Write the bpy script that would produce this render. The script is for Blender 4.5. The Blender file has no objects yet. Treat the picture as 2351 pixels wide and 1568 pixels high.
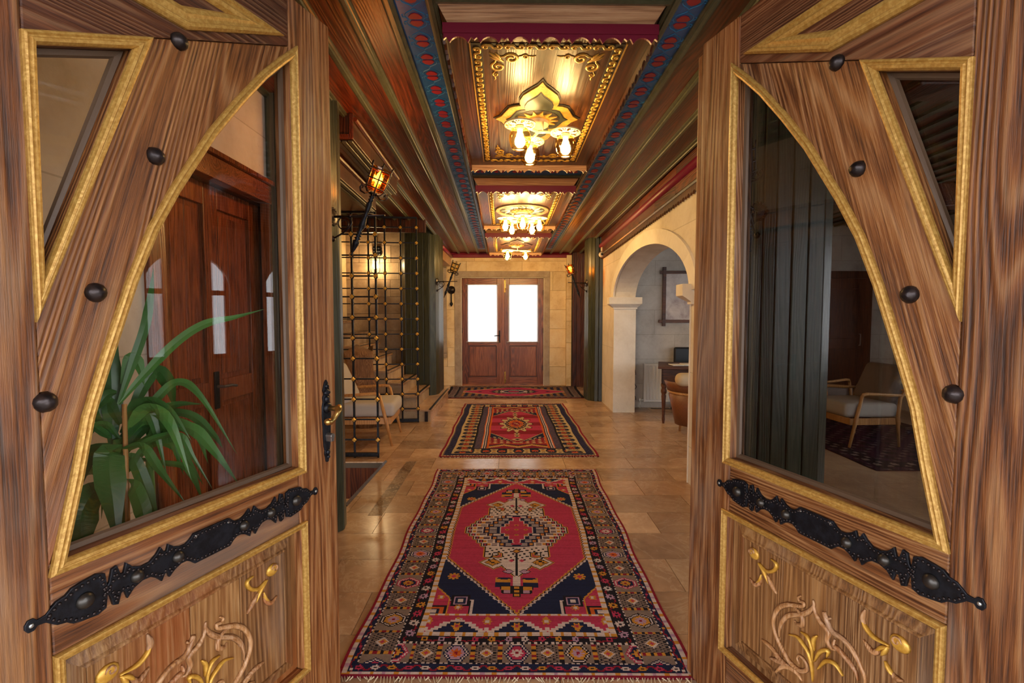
import bpy, bmesh, math, random
import numpy as np
from mathutils import Vector, Matrix
random.seed(7); rng = np.random.default_rng(7)
PI = math.pi
scn = bpy.context.scene
COL = scn.collection

# ------------------------------------------------------------------ camera, world, exposure
cam_d = bpy.data.cameras.new('camera'); cam = bpy.data.objects.new('camera', cam_d); COL.objects.link(cam)
cam_d.sensor_width = 36.0; cam_d.lens = 36.0 * 1130 / 2351; cam_d.clip_start = 0.05
cam.location = (0, 0, 1.4)
cam.rotation_euler = (PI/2 - math.atan(60/1130), 0, -math.atan(3.5/1130))
scn.camera = cam
world = bpy.data.worlds.new('world'); scn.world = world; world.use_nodes = True
wn = world.node_tree.nodes['Background']
wn.inputs[0].default_value = (0.94, 0.96, 1.0, 1); wn.inputs[1].default_value = 4.2
vs = scn.view_settings
vs.view_transform = 'Standard'; vs.look = 'None'; vs.exposure = 0.48; vs.gamma = 1.0; vs.use_curve_mapping = False

# ------------------------------------------------------------------ node helpers and materials
def lin(h):
    h = h.lstrip('#'); v = [int(h[i:i+2], 16)/255 for i in (0, 2, 4)]
    return tuple((c/12.92 if c <= .04045 else ((c+.055)/1.055)**2.4) for c in v)
def rgba(h): return (*lin(h), 1.0)
class NT:
    def __init__(s, name):
        s.m = bpy.data.materials.new(name); s.m.use_nodes = True; s.t = s.m.node_tree; s.t.nodes.clear()
        s.out = s.n('ShaderNodeOutputMaterial')
    def n(s, typ, **kw):
        nd = s.t.nodes.new(typ)
        for k, v in kw.items():
            if k.startswith('i_'):
                key = k[2:]; key = int(key) if key.isdigit() else key.replace('_', ' ')
                s.set(nd.inputs[key], v)
            else: setattr(nd, k, v)
        return nd
    def set(s, sock, v):
        if isinstance(v, bpy.types.NodeSocket): s.t.links.new(v, sock)
        elif isinstance(v, bpy.types.Node): s.t.links.new(v.outputs[0], sock)
        else: sock.default_value = v
    def math(s, op, a, b=0.0, clamp=False):
        nd = s.n('ShaderNodeMath', operation=op, use_clamp=clamp); s.set(nd.inputs[0], a); s.set(nd.inputs[1], b); return nd.outputs[0]
    def mix(s, fac, a, b, blend='MIX'):
        nd = s.n('ShaderNodeMix', data_type='RGBA', blend_type=blend)
        s.set(nd.inputs[0], fac); s.set(nd.inputs[6], a); s.set(nd.inputs[7], b); return nd.outputs[2]
    def ramp(s, fac, stops):
        nd = s.n('ShaderNodeValToRGB'); s.set(nd.inputs[0], fac); e = nd.color_ramp.elements
        while len(e) < len(stops): e.new(0.5)
        for el, (p, c) in zip(e, stops): el.position = p; el.color = c if len(c) == 4 else (*c, 1)
        return nd.outputs[0]
    def mrange(s, v, a, b, c=0.0, d=1.0):
        nd = s.n('ShaderNodeMapRange', interpolation_type='SMOOTHSTEP')
        for i, x in enumerate((v, a, b, c, d)): s.set(nd.inputs[i], x)
        return nd.outputs[0]
    def bsdf(s, **kw):
        nd = s.n('ShaderNodeBsdfPrincipled')
        for k, v in kw.items(): s.set(nd.inputs[k.replace('_', ' ')], v)
        s.t.links.new(nd.outputs[0], s.out.inputs[0]); return nd
    def coords(s, scale=(1, 1, 1), rot=(0, 0, 0), rand=True, kind='Object'):
        tc = s.n('ShaderNodeTexCoord').outputs[kind]
        if rand:
            r = s.n('ShaderNodeObjectInfo').outputs['Random']
            c = s.n('ShaderNodeCombineXYZ'); s.set(c.inputs[0], s.math('MULTIPLY', r, 31.7)); s.set(c.inputs[1], s.math('MULTIPLY', r, 17.3)); s.set(c.inputs[2], s.math('MULTIPLY', r, 53.1))
            ad = s.n('ShaderNodeVectorMath', operation='ADD'); s.set(ad.inputs[0], tc); s.set(ad.inputs[1], c); tc = ad.outputs[0]
        mp = s.n('ShaderNodeMapping'); s.set(mp.inputs[0], tc); mp.inputs['Rotation'].default_value = rot; mp.inputs['Scale'].default_value = scale
        return mp.outputs[0]
    def noise(s, vec, scale, detail=3, rough=.55, dist=0.0):
        nd = s.n('ShaderNodeTexNoise'); s.set(nd.inputs['Vector'], vec); nd.inputs['Scale'].default_value = scale
        nd.inputs['Detail'].default_value = detail; nd.inputs['Roughness'].default_value = rough; nd.inputs['Distortion'].default_value = dist
        return nd.outputs[0]
    def bump(s, h, strength=.3, dist=.01):
        nd = s.n('ShaderNodeBump'); nd.inputs['Strength'].default_value = strength; nd.inputs['Distance'].default_value = dist; s.set(nd.inputs['Height'], h); return nd.outputs[0]

def wood(name, dark, mid, light, axis='Z', rot=(0, 0, 0), sc=1.0, rough=.42, bump=.35, white=0.0, knots=.6, var=.25, pale='#b39872', spec=.5):
    N = NT(name); g = {'X': (.045, 1, 1), 'Y': (1, .045, 1), 'Z': (1, 1, .045)}[axis]
    g2 = {'X': (.025, 1, 1), 'Y': (1, .025, 1), 'Z': (1, 1, .025)}[axis]
    if rot != (0, 0, 0):
        # rotate first, then stretch
        base = N.coords((1, 1, 1), rot)
        def st(k):
            m = N.n('ShaderNodeMapping'); N.set(m.inputs[0], base); m.inputs['Scale'].default_value = tuple(a*sc for a in k); return m.outputs[0]
        v, v2 = st(g), st(g2); vk = st(tuple(.35 if a < 1 else 1 for a in g))
    else:
        v = N.coords(tuple(a*sc for a in g)); v2 = N.coords(tuple(a*sc for a in g2)); vk = N.coords(tuple((.35 if a < 1 else 1)*sc for a in g))
    vo = N.n('ShaderNodeTexVoronoi'); N.set(vo.inputs['Vector'], vk); vo.inputs['Scale'].default_value = 3.2
    kd = vo.outputs['Distance']
    kn = N.mrange(kd, .16, .02)                      # a knot's heart
    kwarp = N.mrange(kd, .45, .0)
    n1 = N.noise(v, 6.5, 1.5, .35, .12)
    n1 = N.math('ADD', n1, N.math('MULTIPLY', kwarp, .05))
    ring = N.math('MULTIPLY_ADD', N.math('SINE', N.math('MULTIPLY', n1, 170)), .5); ring.node.inputs[2].default_value = .5
    fib = N.noise(v2, 190, 4, .7)
    big = N.noise(v, 1.6, 2, .5)
    fibc = N.math('MULTIPLY_ADD', N.math('SUBTRACT', fib, .5), 1.5); fibc.node.inputs[2].default_value = .5
    f = N.math('ADD', N.math('MULTIPLY', ring, .2), N.math('MULTIPLY', fibc, .8))
    f = N.math('ADD', f, N.math('MULTIPLY', N.math('SUBTRACT', big, .5), .7))
    col = N.ramp(f, [(.2, rgba(dark)), (.5, rgba(mid)), (.85, rgba(light))])
    lines = N.math('POWER', ring, 5.0); col = N.mix(N.math('MULTIPLY', lines, .08+.16*min(1, white)), col, rgba(pale) if white else rgba(light))
    rnd = N.n('ShaderNodeObjectInfo').outputs['Random']
    val = N.math('ADD', N.math('MULTIPLY', rnd, var), 1 - var/2)
    hs = N.n('ShaderNodeHueSaturation'); N.set(hs.inputs['Value'], val); N.set(hs.inputs['Color'], col); col = hs.outputs[0]
    if white > 0:
        patch = N.noise(vk, 2.2, 3, .6, .4)
        col = N.mix(N.math('MULTIPLY', N.mrange(patch, .52, .72), .55), col, rgba('#8c4413'), 'MIX')      # warmer stained patches
        col = N.mix(N.math('MULTIPLY', N.mrange(N.noise(vk, 3.1, 4, .65), .55, .72), .45), col, rgba('#8b7666'))   # greyed, weathered patches
        wm = N.math('MULTIPLY', N.mrange(fib, .48, .72), N.mrange(N.noise(v, 1.1, 3, .6), .38, .66)); wm = N.math('MULTIPLY', wm, white, True)
        col = N.mix(wm, col, rgba(pale))
    if knots > 0: col = N.mix(N.math('MULTIPLY', kn, knots), col, rgba('#24120a'))
    h = N.math('ADD', N.math('MULTIPLY', ring, .6), N.math('MULTIPLY', fib, .9))
    N.bsdf(Base_Color=col, Roughness=N.math('ADD', N.math('MULTIPLY', fib, .25), rough-.12), Normal=N.bump(h, bump, .004), Specular_IOR_Level=spec)
    return N.m
def stone(name, a, b, c, scale=4, rough=.75, bump=.25, pits=.5, brick=None, var=.12, spec=.4, veins=0.0):
    N = NT(name); v = N.coords()
    n = N.noise(v, scale, 5, .6, .4); n2 = N.noise(v, scale*9, 4, .6)
    col = N.ramp(N.math('ADD', N.math('MULTIPLY', n, .8), N.math('MULTIPLY', n2, .2)), [(.3, rgba(a)), (.5, rgba(b)), (.7, rgba(c))])
    h = n2
    if veins:
        w = N.noise(v, scale*1.3, 6, .65, 2.2); vm = N.mrange(N.math('ABSOLUTE', N.math('SUBTRACT', w, .5)), .035, .0)
        col = N.mix(N.math('MULTIPLY', vm, veins), col, rgba('#e9d7b8'))
        w2 = N.noise(v, scale*.7, 5, .7, 1.2); col = N.mix(N.math('MULTIPLY', N.mrange(w2, .5, .7), veins), col, rgba(a))
    if pits:
        vo = N.n('ShaderNodeTexVoronoi'); N.set(vo.inputs['Vector'], v); vo.inputs['Scale'].default_value = 22
        p = N.math('MULTIPLY', N.mrange(vo.outputs['Distance'], .14, .05), N.mrange(N.noise(v, 6, 2), .5, .62))
        col = N.mix(N.math('MULTIPLY', p, pits), col, rgba('#5a4632')); h = N.math('SUBTRACT', n2, p)
    if brick:
        bt = N.n('ShaderNodeTexBrick'); tc = N.coords((1, 1, 1), brick[0], False); N.set(bt.inputs['Vector'], tc)
        bt.inputs['Scale'].default_value = 1; bt.inputs['Brick Width'].default_value = brick[1]; bt.inputs['Row Height'].default_value = brick[2]
        bt.inputs['Mortar Size'].default_value = .0035; bt.inputs['Color1'].default_value = (.93, .93, .93, 1); bt.inputs['Color2'].default_value = (1, 1, 1, 1); bt.inputs['Mortar'].default_value = (.72, .7, .66, 1)
        col = N.mix(1.0, col, bt.outputs['Color'], 'MULTIPLY')
    r = N.n('ShaderNodeObjectInfo').outputs['Random']; hs = N.n('ShaderNodeHueSaturation')
    N.set(hs.inputs['Value'], N.math('ADD', N.math('MULTIPLY', r, var), 1-var/2)); N.set(hs.inputs['Color'], col)
    N.bsdf(Base_Color=hs.outputs[0], Roughness=rough, Normal=N.bump(h, bump, .01), Specular_IOR_Level=spec)
    return N.m
def plain(name, c, rough=.5, metal=0.0, bump=0.0, bs=60, var=0.0, spec=.5, vary=None):
    N = NT(name); v = N.coords(); n = N.noise(v, bs, 4, .6)
    col = N.mix(N.mrange(n, .35, .7), rgba(c), rgba(vary)) if vary else rgba(c)
    kw = dict(Base_Color=col, Roughness=rough, Metallic=metal, Specular_IOR_Level=spec)
    if bump: kw['Normal'] = N.bump(n, bump, .004)
    N.bsdf(**kw); return N.m
def glass(name, tint, refl=1.0, rough=0.0, edge=None):
    N = NT(name); tr = N.n('ShaderNodeBsdfTransparent'); lw = N.n('ShaderNodeLayerWeight'); lw.inputs[0].default_value = .5
    tr.inputs[0].default_value = (*tint, 1)
    if edge: N.set(tr.inputs[0], N.mix(N.math('POWER', lw.outputs['Facing'], 1.6), (*tint, 1), (*edge, 1)))   # a longer path through the glass at the rim
    gl = N.n('ShaderNodeBsdfGlossy'); gl.inputs['Roughness'].default_value = rough
    fr = N.math('MULTIPLY_ADD', N.math('POWER', lw.outputs['Facing'], 5.0), .96); fr.node.inputs[2].default_value = .04
    mx = N.n('ShaderNodeMixShader'); N.set(mx.inputs[0], N.math('MULTIPLY', fr, refl)); N.set(mx.inputs[1], tr); N.set(mx.inputs[2], gl)
    N.t.links.new(mx.outputs[0], N.out.inputs[0]); return N.m
def emit(name, c, s):
    N = NT(name); e = N.n('ShaderNodeEmission'); e.inputs[0].default_value = rgba(c); e.inputs[1].default_value = s
    t = N.n('ShaderNodeBsdfTransparent'); a = N.n('ShaderNodeAddShader'); N.set(a.inputs[0], e); N.set(a.inputs[1], t)   # clear envelope, glowing filament light passes
    N.t.links.new(a.outputs[0], N.out.inputs[0]); return N.m
M = {}
DW = dict(white=.6, rough=.5, bump=.6, knots=.55)
M['door_v'] = wood('door_wood_upright', '#351907', '#77431a', '#a46b33', 'Z', **DW)
M['door_h'] = wood('door_wood_level', '#351907', '#77431a', '#a46b33', 'X', **DW)
M['door_brL'] = wood('door_wood_brace', '#381b08', '#7c481c', '#a97037', 'Z', rot=(0, .29, 0), **DW)
M['door_brR'] = wood('door_wood_brace_b', '#381b08', '#7c481c', '#a97037', 'Z', rot=(0, .29, 0), **DW)
M['door_top'] = wood('door_wood_top', '#261008', '#512a14', '#764525', 'X', **{**DW, 'white': .35})
M['door_pan'] = wood('door_wood_panel', '#4b2e16', '#784f28', '#9a6d3b', 'Z', **{**DW, 'white': .4, 'bump': .35})
M['carve'] = wood('carved_wood', '#74492a', '#a57546', '#c89b6c', 'Z', sc=1.5, white=.7, bump=.2, knots=0, pale='#b9a08d')
M['gold'] = plain('gold_paint', '#a87e3a', .40, .35, .35, 110, vary='#c49e55')
M['goldleaf'] = plain('gold_leaf', '#c08f34', .38, .35, .3, 60, vary='#d8ac4c')
M['bead'] = plain('glazing_bead', '#54402f', .5, 0, .3, 40)
M['iron'] = plain('black_iron', '#17181d', .42, .6, .35, 50, vary='#262a33')
M['stud'] = plain('iron_stud', '#2b2526', .35, .7, .3, 40, vary='#3d3535')
M['boss'] = plain('iron_boss', '#45423f', .36, .8, .2, 40)
M['screw'] = plain('bright_screw', '#c9d2d6', .3, .9)
M['dglass'] = glass('door_glass', (.95, .95, .945), 1.0)
M['dglassR'] = glass('door_glass_tinted', (.70, .69, .68), 1.0)
M['clear'] = glass('clear_glass', (.95, .97, .98), 1.0)
M['amber'] = glass('amber_glass', (1.0, .95, .78), .9, 0, (.88, .68, .34))
M['amber2'] = glass('deep_amber_glass', (1.0, .68, .28), .9, 0, (.7, .3, .05))
M['brass'] = plain('aged_brass', '#b9924a', .28, .95, .1, 30, vary='#d8bb78')
M['steel'] = plain('worn_steel', '#8f8d8b', .35, .9)
M['ceil'] = wood('ceiling_plank', '#220b04', '#5a250f', '#873d17', 'Y', sc=1.0, rough=.36, bump=.25, knots=.9, var=.35)
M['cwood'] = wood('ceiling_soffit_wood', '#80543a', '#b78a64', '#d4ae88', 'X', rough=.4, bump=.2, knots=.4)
M['panel'] = wood('panel_wood', '#2a1205', '#542d0c', '#704116', 'Y', sc=.8, rough=.34, bump=.15, knots=.2, var=.3)
M['pdark'] = wood('panel_border_wood', '#240f05', '#49210c', '#673413', 'Y', sc=.8, rough=.36, bump=.2, knots=.3)
M['medgreen'] = plain('medallion_green', '#262c1c', .45, 0, .1, 40)
M['gline'] = plain('dark_groove', '#1f0f07', .6)
M['green'] = plain('green_paint', '#454734', .36, 0, .15, 30, vary='#50523e')
M['greenw'] = wood('green_stained_board', '#1e2119', '#343829', '#4b4f3b', 'Z', rough=.32, bump=.2, knots=.7, var=.3)
M['blue'] = plain('blue_paint', '#175a9c', .4, 0, .1, 30, vary='#134e8a')
M['teal'] = plain('teal_line', '#2f7cae', .45)
M['red'] = plain('red_paint', '#a3182a', .45)
M['burg'] = plain('burgundy_paint', '#7a1834', .42, 0, .1, 30)
M['black'] = plain('black_void', '#060505', .8)
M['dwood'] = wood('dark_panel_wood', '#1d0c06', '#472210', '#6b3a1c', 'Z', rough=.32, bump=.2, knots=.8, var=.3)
M['dwoodr'] = wood('dull_plank_wood', '#2a1108', '#552612', '#74401f', 'Z', rough=.75, bump=.2, knots=.6, var=.3, spec=.2)
M['bwood'] = wood('brown_door_wood', '#431c0b', '#7c3d1a', '#a45c2c', 'Z', rough=.28, bump=.15, knots=.9, var=.2)
M['fdoor'] = wood('far_door_wood', '#4a2414', '#84492a', '#ab6c42', 'Z', rough=.3, bump=.15, knots=.5, var=.12)
M['fdoorh'] = wood('far_door_wood_level', '#4a2414', '#84492a', '#ab6c42', 'X', rough=.3, bump=.15, knots=.5, var=.12)
M['ash'] = wood('pale_ash_wood', '#8a5c30', '#b98349', '#d3a36a', 'Z', rough=.4, bump=.05, knots=0, var=.05)
M['desk'] = wood('desk_wood', '#2a140a', '#552e18', '#774828', 'X', rough=.5, bump=.1, knots=.2)
M['drift'] = wood('driftwood', '#3b2416', '#7a5334', '#a57c55', 'Z', sc=1.6, rough=.7, bump=.9, knots=.6)
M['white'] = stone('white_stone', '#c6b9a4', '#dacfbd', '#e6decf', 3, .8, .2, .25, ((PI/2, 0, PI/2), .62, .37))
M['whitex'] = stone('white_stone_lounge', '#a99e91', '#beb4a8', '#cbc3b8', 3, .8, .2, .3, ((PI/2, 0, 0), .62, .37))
M['whitep'] = stone('white_stone_plain', '#d8cfc0', '#e6dfd2', '#efe9de', 3, .8, .15, .2)
M['tan'] = stone('tan_stone_block', '#cbac7c', '#e4cda3', '#efe0c0', 3.2, .72, .3, .6, var=.2)
M['brown'] = stone('brown_stone_block', '#8a735a', '#a68d70', '#bfa888', 3.5, .75, .35, .5, var=.22)
M['surround'] = stone('grey_tuff_surround', '#95867a', '#ab9c8d', '#bdb0a2', 6, .8, .3, .5)
M['plaster'] = stone('ochre_plaster', '#b99a69', '#d0b182', '#dcc49b', 2.5, .85, .15, 0)
M['tile'] = stone('travertine_tile', '#84674f', '#aa8768', '#c6a582', 1.6, .22, .05, 0, var=.36, spec=.5, veins=.14)
M['tilew'] = stone('travertine_floor', '#84674f', '#aa8768', '#c6a582', 1.6, .3, .06, 0, ((0, 0, 0), .62, .335), var=0, spec=.5, veins=.14)
M['tiled'] = stone('brown_marble_tile', '#3e2a1a', '#6a4a2e', '#8e6a45', 7, .3, .08, 0, veins=.4)
M['grout'] = plain('grout', '#4f4334', .8)
M['ground'] = stone('street_paving', '#8f8a82', '#a7a299', '#bcb7ad', 3, .85, .2, .2)
M['fabric'] = plain('pale_linen', '#b3aaa0', .95, 0, .3, 220, spec=.2)
M['fabricd'] = plain('taupe_linen', '#7d6f66', .95, 0, .3, 220, spec=.2)
M['leather'] = plain('tan_leather', '#6b3d22', .45, 0, .2, 90, vary='#7d4a2a')
M['cream'] = plain('cream_upholstery', '#c0ab8b', .7, 0, .1, 120)
M['blackpl'] = plain('black_plastic', '#111114', .5)
M['whitepl'] = plain('white_enamel', '#d9d5cd', .35)
M['lampm'] = plain('cream_enamel_metal', '#d8c49a', .4, .25, .05, 40)
M['paper'] = plain('paper', '#e6e2d8', .8)
M['bulb'] = emit('lit_bulb', '#ffd88a', 20)
M['bulb2'] = emit('lit_torch_bulb', '#ffb850', 14)
M['coldbulb'] = plain('unlit_bulb', '#e6dfd0', .3)
M['pot'] = plain('clay_pot', '#8a4f33', .7, 0, .2, 30)
def leafmat():
    N = NT('plant_leaf'); v = N.coords((1, 1, 1)); n = N.noise(v, 9, 3); r = N.n('ShaderNodeObjectInfo').outputs['Random']
    c = N.mix(N.math('ADD', N.math('MULTIPLY', r, .7), N.math('MULTIPLY', n, .4)), rgba('#225226'), rgba('#5f9a4a'))
    b = N.n('ShaderNodeBsdfPrincipled'); N.set(b.inputs['Base Color'], c); b.inputs['Roughness'].default_value = .32
    t = N.n('ShaderNodeBsdfTranslucent'); N.set(t.inputs[0], c); mx = N.n('ShaderNodeMixShader'); mx.inputs[0].default_value = .25
    N.set(mx.inputs[1], b); N.set(mx.inputs[2], t); N.t.links.new(mx.outputs[0], N.out.inputs[0]); return N.m
M['leaf'] = leafmat()
def curtainmat():
    N = NT('sheer_curtain'); t = N.n('ShaderNodeBsdfTranslucent'); t.inputs[0].default_value = (.62, .61, .59, 1)
    d = N.n('ShaderNodeBsdfDiffuse'); d.inputs[0].default_value = (.9, .89, .87, 1)
    tr = N.n('ShaderNodeBsdfTransparent'); mx = N.n('ShaderNodeMixShader'); mx.inputs[0].default_value = .35
    N.set(mx.inputs[1], t); N.set(mx.inputs[2], d); m2 = N.n('ShaderNodeMixShader'); m2.inputs[0].default_value = .08
    N.set(m2.inputs[1], mx); N.set(m2.inputs[2], tr); N.t.links.new(m2.outputs[0], N.out.inputs[0]); return N.m
M['curtain'] = curtainmat()
def rugmat():
    N = NT('woven_wool'); a = N.n('ShaderNodeAttribute', attribute_name='knots'); n = N.noise(N.coords(rand=False), 55, 4, .7)
    hs = N.n('ShaderNodeHueSaturation'); N.set(hs.inputs['Color'], a.outputs['Color']); N.set(hs.inputs['Value'], N.math('ADD', N.math('MULTIPLY', n, .55), .72))
    n2 = N.noise(N.coords(rand=False), 420, 2)
    N.bsdf(Base_Color=hs.outputs[0], Roughness=.95, Specular_IOR_Level=.15, Normal=N.bump(n2, .5, .004)); return N.m
M['rug'] = rugmat()
def picmat():
    N = NT('sepia_print'); v = N.coords((1, 1, 1), rand=False); n = N.noise(v, 5, 5, .6, .6); z = N.n('ShaderNodeSeparateXYZ'); N.set(z.inputs[0], v)
    f = N.math('ADD', N.math('MULTIPLY', n, .9), N.math('MULTIPLY', z.outputs[2], .12))
    N.bsdf(Base_Color=N.ramp(f, [(.3, rgba('#5d4640')), (.52, rgba('#a08a80')), (.75, rgba('#cbbdb2'))]), Roughness=.35); return N.m
M['pic'] = picmat()

# ------------------------------------------------------------------ geometry helpers
class MB:
    def __init__(s): s.v = []; s.f = []
    def add(s, vs, fs):
        o = len(s.v); s.v += [tuple(p) for p in vs]; s.f += [tuple(i+o for i in f) for f in fs]; return s
    def box(s, x0, x1, y0, y1, z0, z1, T=None):
        p = [(x, y, z) for x in (x0, x1) for y in (y0, y1) for z in (z0, z1)]
        if T: p = [T @ Vector(q) for q in p]
        return s.add(p, [(0, 1, 3, 2), (4, 6, 7, 5), (0, 4, 5, 1), (2, 3, 7, 6), (0, 2, 6, 4), (1, 5, 7, 3)])
    def prism(s, poly, h0, h1, P):
        n = len(poly); vs = [P(a, b, h0) for a, b in poly] + [P(a, b, h1) for a, b in poly]
        return s.add(vs, [tuple(range(n)), tuple(range(2*n-1, n-1, -1))] + [(i, (i+1) % n, (i+1) % n+n, i+n) for i in range(n)])
    def tube(s, pts, r, n=8, caps=True):
        pts = [Vector(p) for p in pts]; k = len(pts); rs = r if isinstance(r, (list, tuple)) else [r]*k
        t0 = (pts[1]-pts[0]).normalized(); up = Vector((0, 0, 1)) if abs(t0.z) < .9 else Vector((1, 0, 0))
        nn = t0.cross(up).normalized(); vs = []
        for i, p in enumerate(pts):
            t = (pts[min(i+1, k-1)]-pts[max(i-1, 0)]).normalized(); nn = (nn - t*nn.dot(t)).normalized(); b = t.cross(nn)
            for j in range(n):
                a = 2*PI*j/n; vs.append(p + (nn*math.cos(a)+b*math.sin(a))*rs[i])
        fs = [(i*n+j, i*n+(j+1) % n, (i+1)*n+(j+1) % n, (i+1)*n+j) for i in range(k-1) for j in range(n)]
        if caps: fs += [tuple(range(n-1, -1, -1)), tuple(range((k-1)*n, k*n))]
        return s.add(vs, fs)
    def lathe(s, prof, n=16, T=None, caps=True):
        k = len(prof); vs = []
        for r, z in prof:
            for j in range(n):
                a = 2*PI*j/n; p = Vector((r*math.cos(a), r*math.sin(a), z)); vs.append(T @ p if T else p)
        fs = [(i*n+j, i*n+(j+1) % n, (i+1)*n+(j+1) % n, (i+1)*n+j) for i in range(k-1) for j in range(n)]
        if caps: fs += [tuple(range(n-1, -1, -1)), tuple(range((k-1)*n, k*n))]
        return s.add(vs, fs)
    def stroke(s, pts, w, h, P, t0=.25, t1=.25, res=5, raw=False):
        c = pts if raw else catmull(pts, res); k = len(c); vs = []
        for i, (a, b) in enumerate(c):
            a0, b0 = c[max(i-1, 0)]; a1, b1 = c[min(i+1, k-1)]; L = math.hypot(a1-a0, b1-b0) or 1; nx, ny = -(b1-b0)/L, (a1-a0)/L
            f = i/(k-1); ww = w*(t0+(1-t0)*min(1, f*3.2))*(t1+(1-t1)*min(1, (1-f)*3.2)); hh = h*(.5+.5*ww/w)
            for q, hq in ((-1, 0), (-.62, .75), (0, 1), (.62, .75), (1, 0)): vs.append(P(a+nx*ww*q, b+ny*ww*q, hq*hh))
        fs = [(i*5+j, i*5+j+1, i*5+j+6, i*5+j+5) for i in range(k-1) for j in range(4)]
        fs += [(0, 1, 2, 3, 4), tuple((k-1)*5+j for j in (4, 3, 2, 1, 0))] + [(i*5, i*5+5, i*5+9, i*5+4) for i in range(k-1)]
        return s.add(vs, fs)
    def dome(s, a, b, r, h, P, n=12, k=4, ry=None):
        ry = ry or r; vs = []
        for i in range(k):
            ph = PI/2*i/k
            for j in range(n):
                t = 2*PI*j/n; vs.append(P(a+r*math.cos(ph)*math.cos(t), b+ry*math.cos(ph)*math.sin(t), h*math.sin(ph)))
        vs.append(P(a, b, h)); fs = [(i*n+j, i*n+(j+1) % n, (i+1)*n+(j+1) % n, (i+1)*n+j) for i in range(k-1) for j in range(n)]
        fs += [((k-1)*n+j, (k-1)*n+(j+1) % n, k*n) for j in range(n)] + [tuple(range(n-1, -1, -1))]
        return s.add(vs, fs)
    def mesh(s, name, smooth=False):
        me = bpy.data.meshes.new(name); me.from_pydata([tuple(v) for v in s.v], [], s.f)
        bm = bmesh.new(); bm.from_mesh(me); bmesh.ops.recalc_face_normals(bm, faces=bm.faces); bm.to_mesh(me); bm.free()
        if smooth:
            for p in me.polygons: p.use_smooth = True
        return me
    def build(s, name, mat, parent=None, smooth=False, bevel=0.0, world=True, auto=False):
        return mesh_obj(name, s.mesh(name, smooth), mat, parent, bevel, world)
def mesh_obj(name, me, mat, parent=None, bevel=0.0, world=True):
    if mat is not None and not me.materials: me.materials.append(M[mat])
    o = bpy.data.objects.new(name, me); COL.objects.link(o)
    if parent is not None:
        o.parent = parent
        if world: o.matrix_parent_inverse = world_of(parent).inverted()
    if bevel:
        b = o.modifiers.new('bevel', 'BEVEL'); b.width = bevel; b.segments = 2; b.limit_method = 'ANGLE'; b.angle_limit = math.radians(40)
    return o
def world_of(o):
    m = o.matrix_basis.copy()
    return world_of(o.parent) @ o.matrix_parent_inverse @ m if o.parent else m
def catmull(p, res=5):
    if len(p) < 3: return [tuple(np.array(p[0])+(np.array(p[1])-np.array(p[0]))*i/3) for i in range(4)]
    q = [np.array(a, float) for a in p]; q = [2*q[0]-q[1]] + q + [2*q[-1]-q[-2]]; out = []
    for i in range(1, len(q)-2):
        for j in range(res):
            t = j/res; a, b, c, d = q[i-1:i+3]
            out.append(tuple(.5*((2*b)+(-a+c)*t+(2*a-5*b+4*c-d)*t*t+(-a+3*b-3*c+d)*t**3)))
    return out + [tuple(q[-2])]
def tag(o, label=None, cat=None, group=None, kind=None):
    for k, v in (('label', label), ('category', cat), ('group', group), ('kind', kind)):
        if v: o[k] = v
    return o
def thing(name, label, cat, loc=(0, 0, 0), rotz=0.0, group=None, kind=None):
    o = bpy.data.objects.new(name, None); COL.objects.link(o); o.location = loc; o.rotation_euler = (0, 0, rotz); o.empty_display_size = .1
    return tag(o, label, cat, group, kind)
def struct(name, mb, mat, label, cat='structure', bevel=0, smooth=False):
    return tag(mb.build(name, mat, bevel=bevel, smooth=smooth), label, cat, kind='structure')
def inst(src_mesh, name, parent, loc, rot=(0, 0, 0), scale=(1, 1, 1)):
    o = bpy.data.objects.new(name, src_mesh); COL.objects.link(o); o.parent = parent; o.location = loc; o.rotation_euler = rot; o.scale = scale; return o
def dup(root, loc, rotz, label=None, group=None):
    r = root.copy(); COL.objects.link(r); r.location = loc; r.rotation_euler = (0, 0, rotz)
    if label: r['label'] = label
    if group: r['group'] = group
    for ch in list(root.children):
        c = ch.copy(); COL.objects.link(c); c.parent = r
        for g in ch.children:
            d = g.copy(); COL.objects.link(d); d.parent = c
    return r
XYZ = lambda a, b, h: (a, b, h)
def lamp(name, loc, watts, col, r=.03, parent=None):
    l = bpy.data.lights.new(name, 'POINT'); l.energy = watts; l.color = col; l.shadow_soft_size = r
    o = bpy.data.objects.new(name, l); COL.objects.link(o); o.location = loc
    if parent: o.parent = parent
    return o

# ------------------------------------------------------------------ floor
fl = MB()
fl.box(-1.2, 2.4, .5, 9.95, -.06, -.012); fl.box(-2.75, -1.2, 4.65, 9.95, -.06, -.012); fl.box(-1.75, -1.2, .5, 3.7, -.06, -.012)
floor = struct('floor', fl, 'grout', 'polished beige travertine floor of the hall', 'floor')
mb = MB().box(2.4, 5.9, .5, 7.5, -.06, 0); mb.build('tiled_area', 'tilew', floor)
def tiles(x0, x1, y0, y1, off):
    r = 0; y = y0
    while y < y1-.02:
        ye = min(y+.335, y1); x = x0 - ((r*.27+off) % .62)
        while x < x1-.01:
            a, b = max(x, x0), min(x+.62, x1)
            if b-a > .02:
                m = MB().box(a+.0016, b-.0016, y+.0016, ye-.0016, -.02, 0); m.build('tile', 'tile', floor)
            x += .62
        y = ye; r += 1
tiles(-1.2, 2.4, 1.42, 9.85, .2); tiles(-2.74, -1.2, 4.65, 9.8, .4); tiles(-1.5, -1.2, 1.42, 3.7, .1)
MB().box(-1.2, 2.4, .5, 1.42, -.02, 0).build('threshold_slab', 'tile', floor); MB().box(-1.5, -1.2, .5, 1.42, -.02, 0).build('threshold_slab', 'tile', floor)
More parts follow.
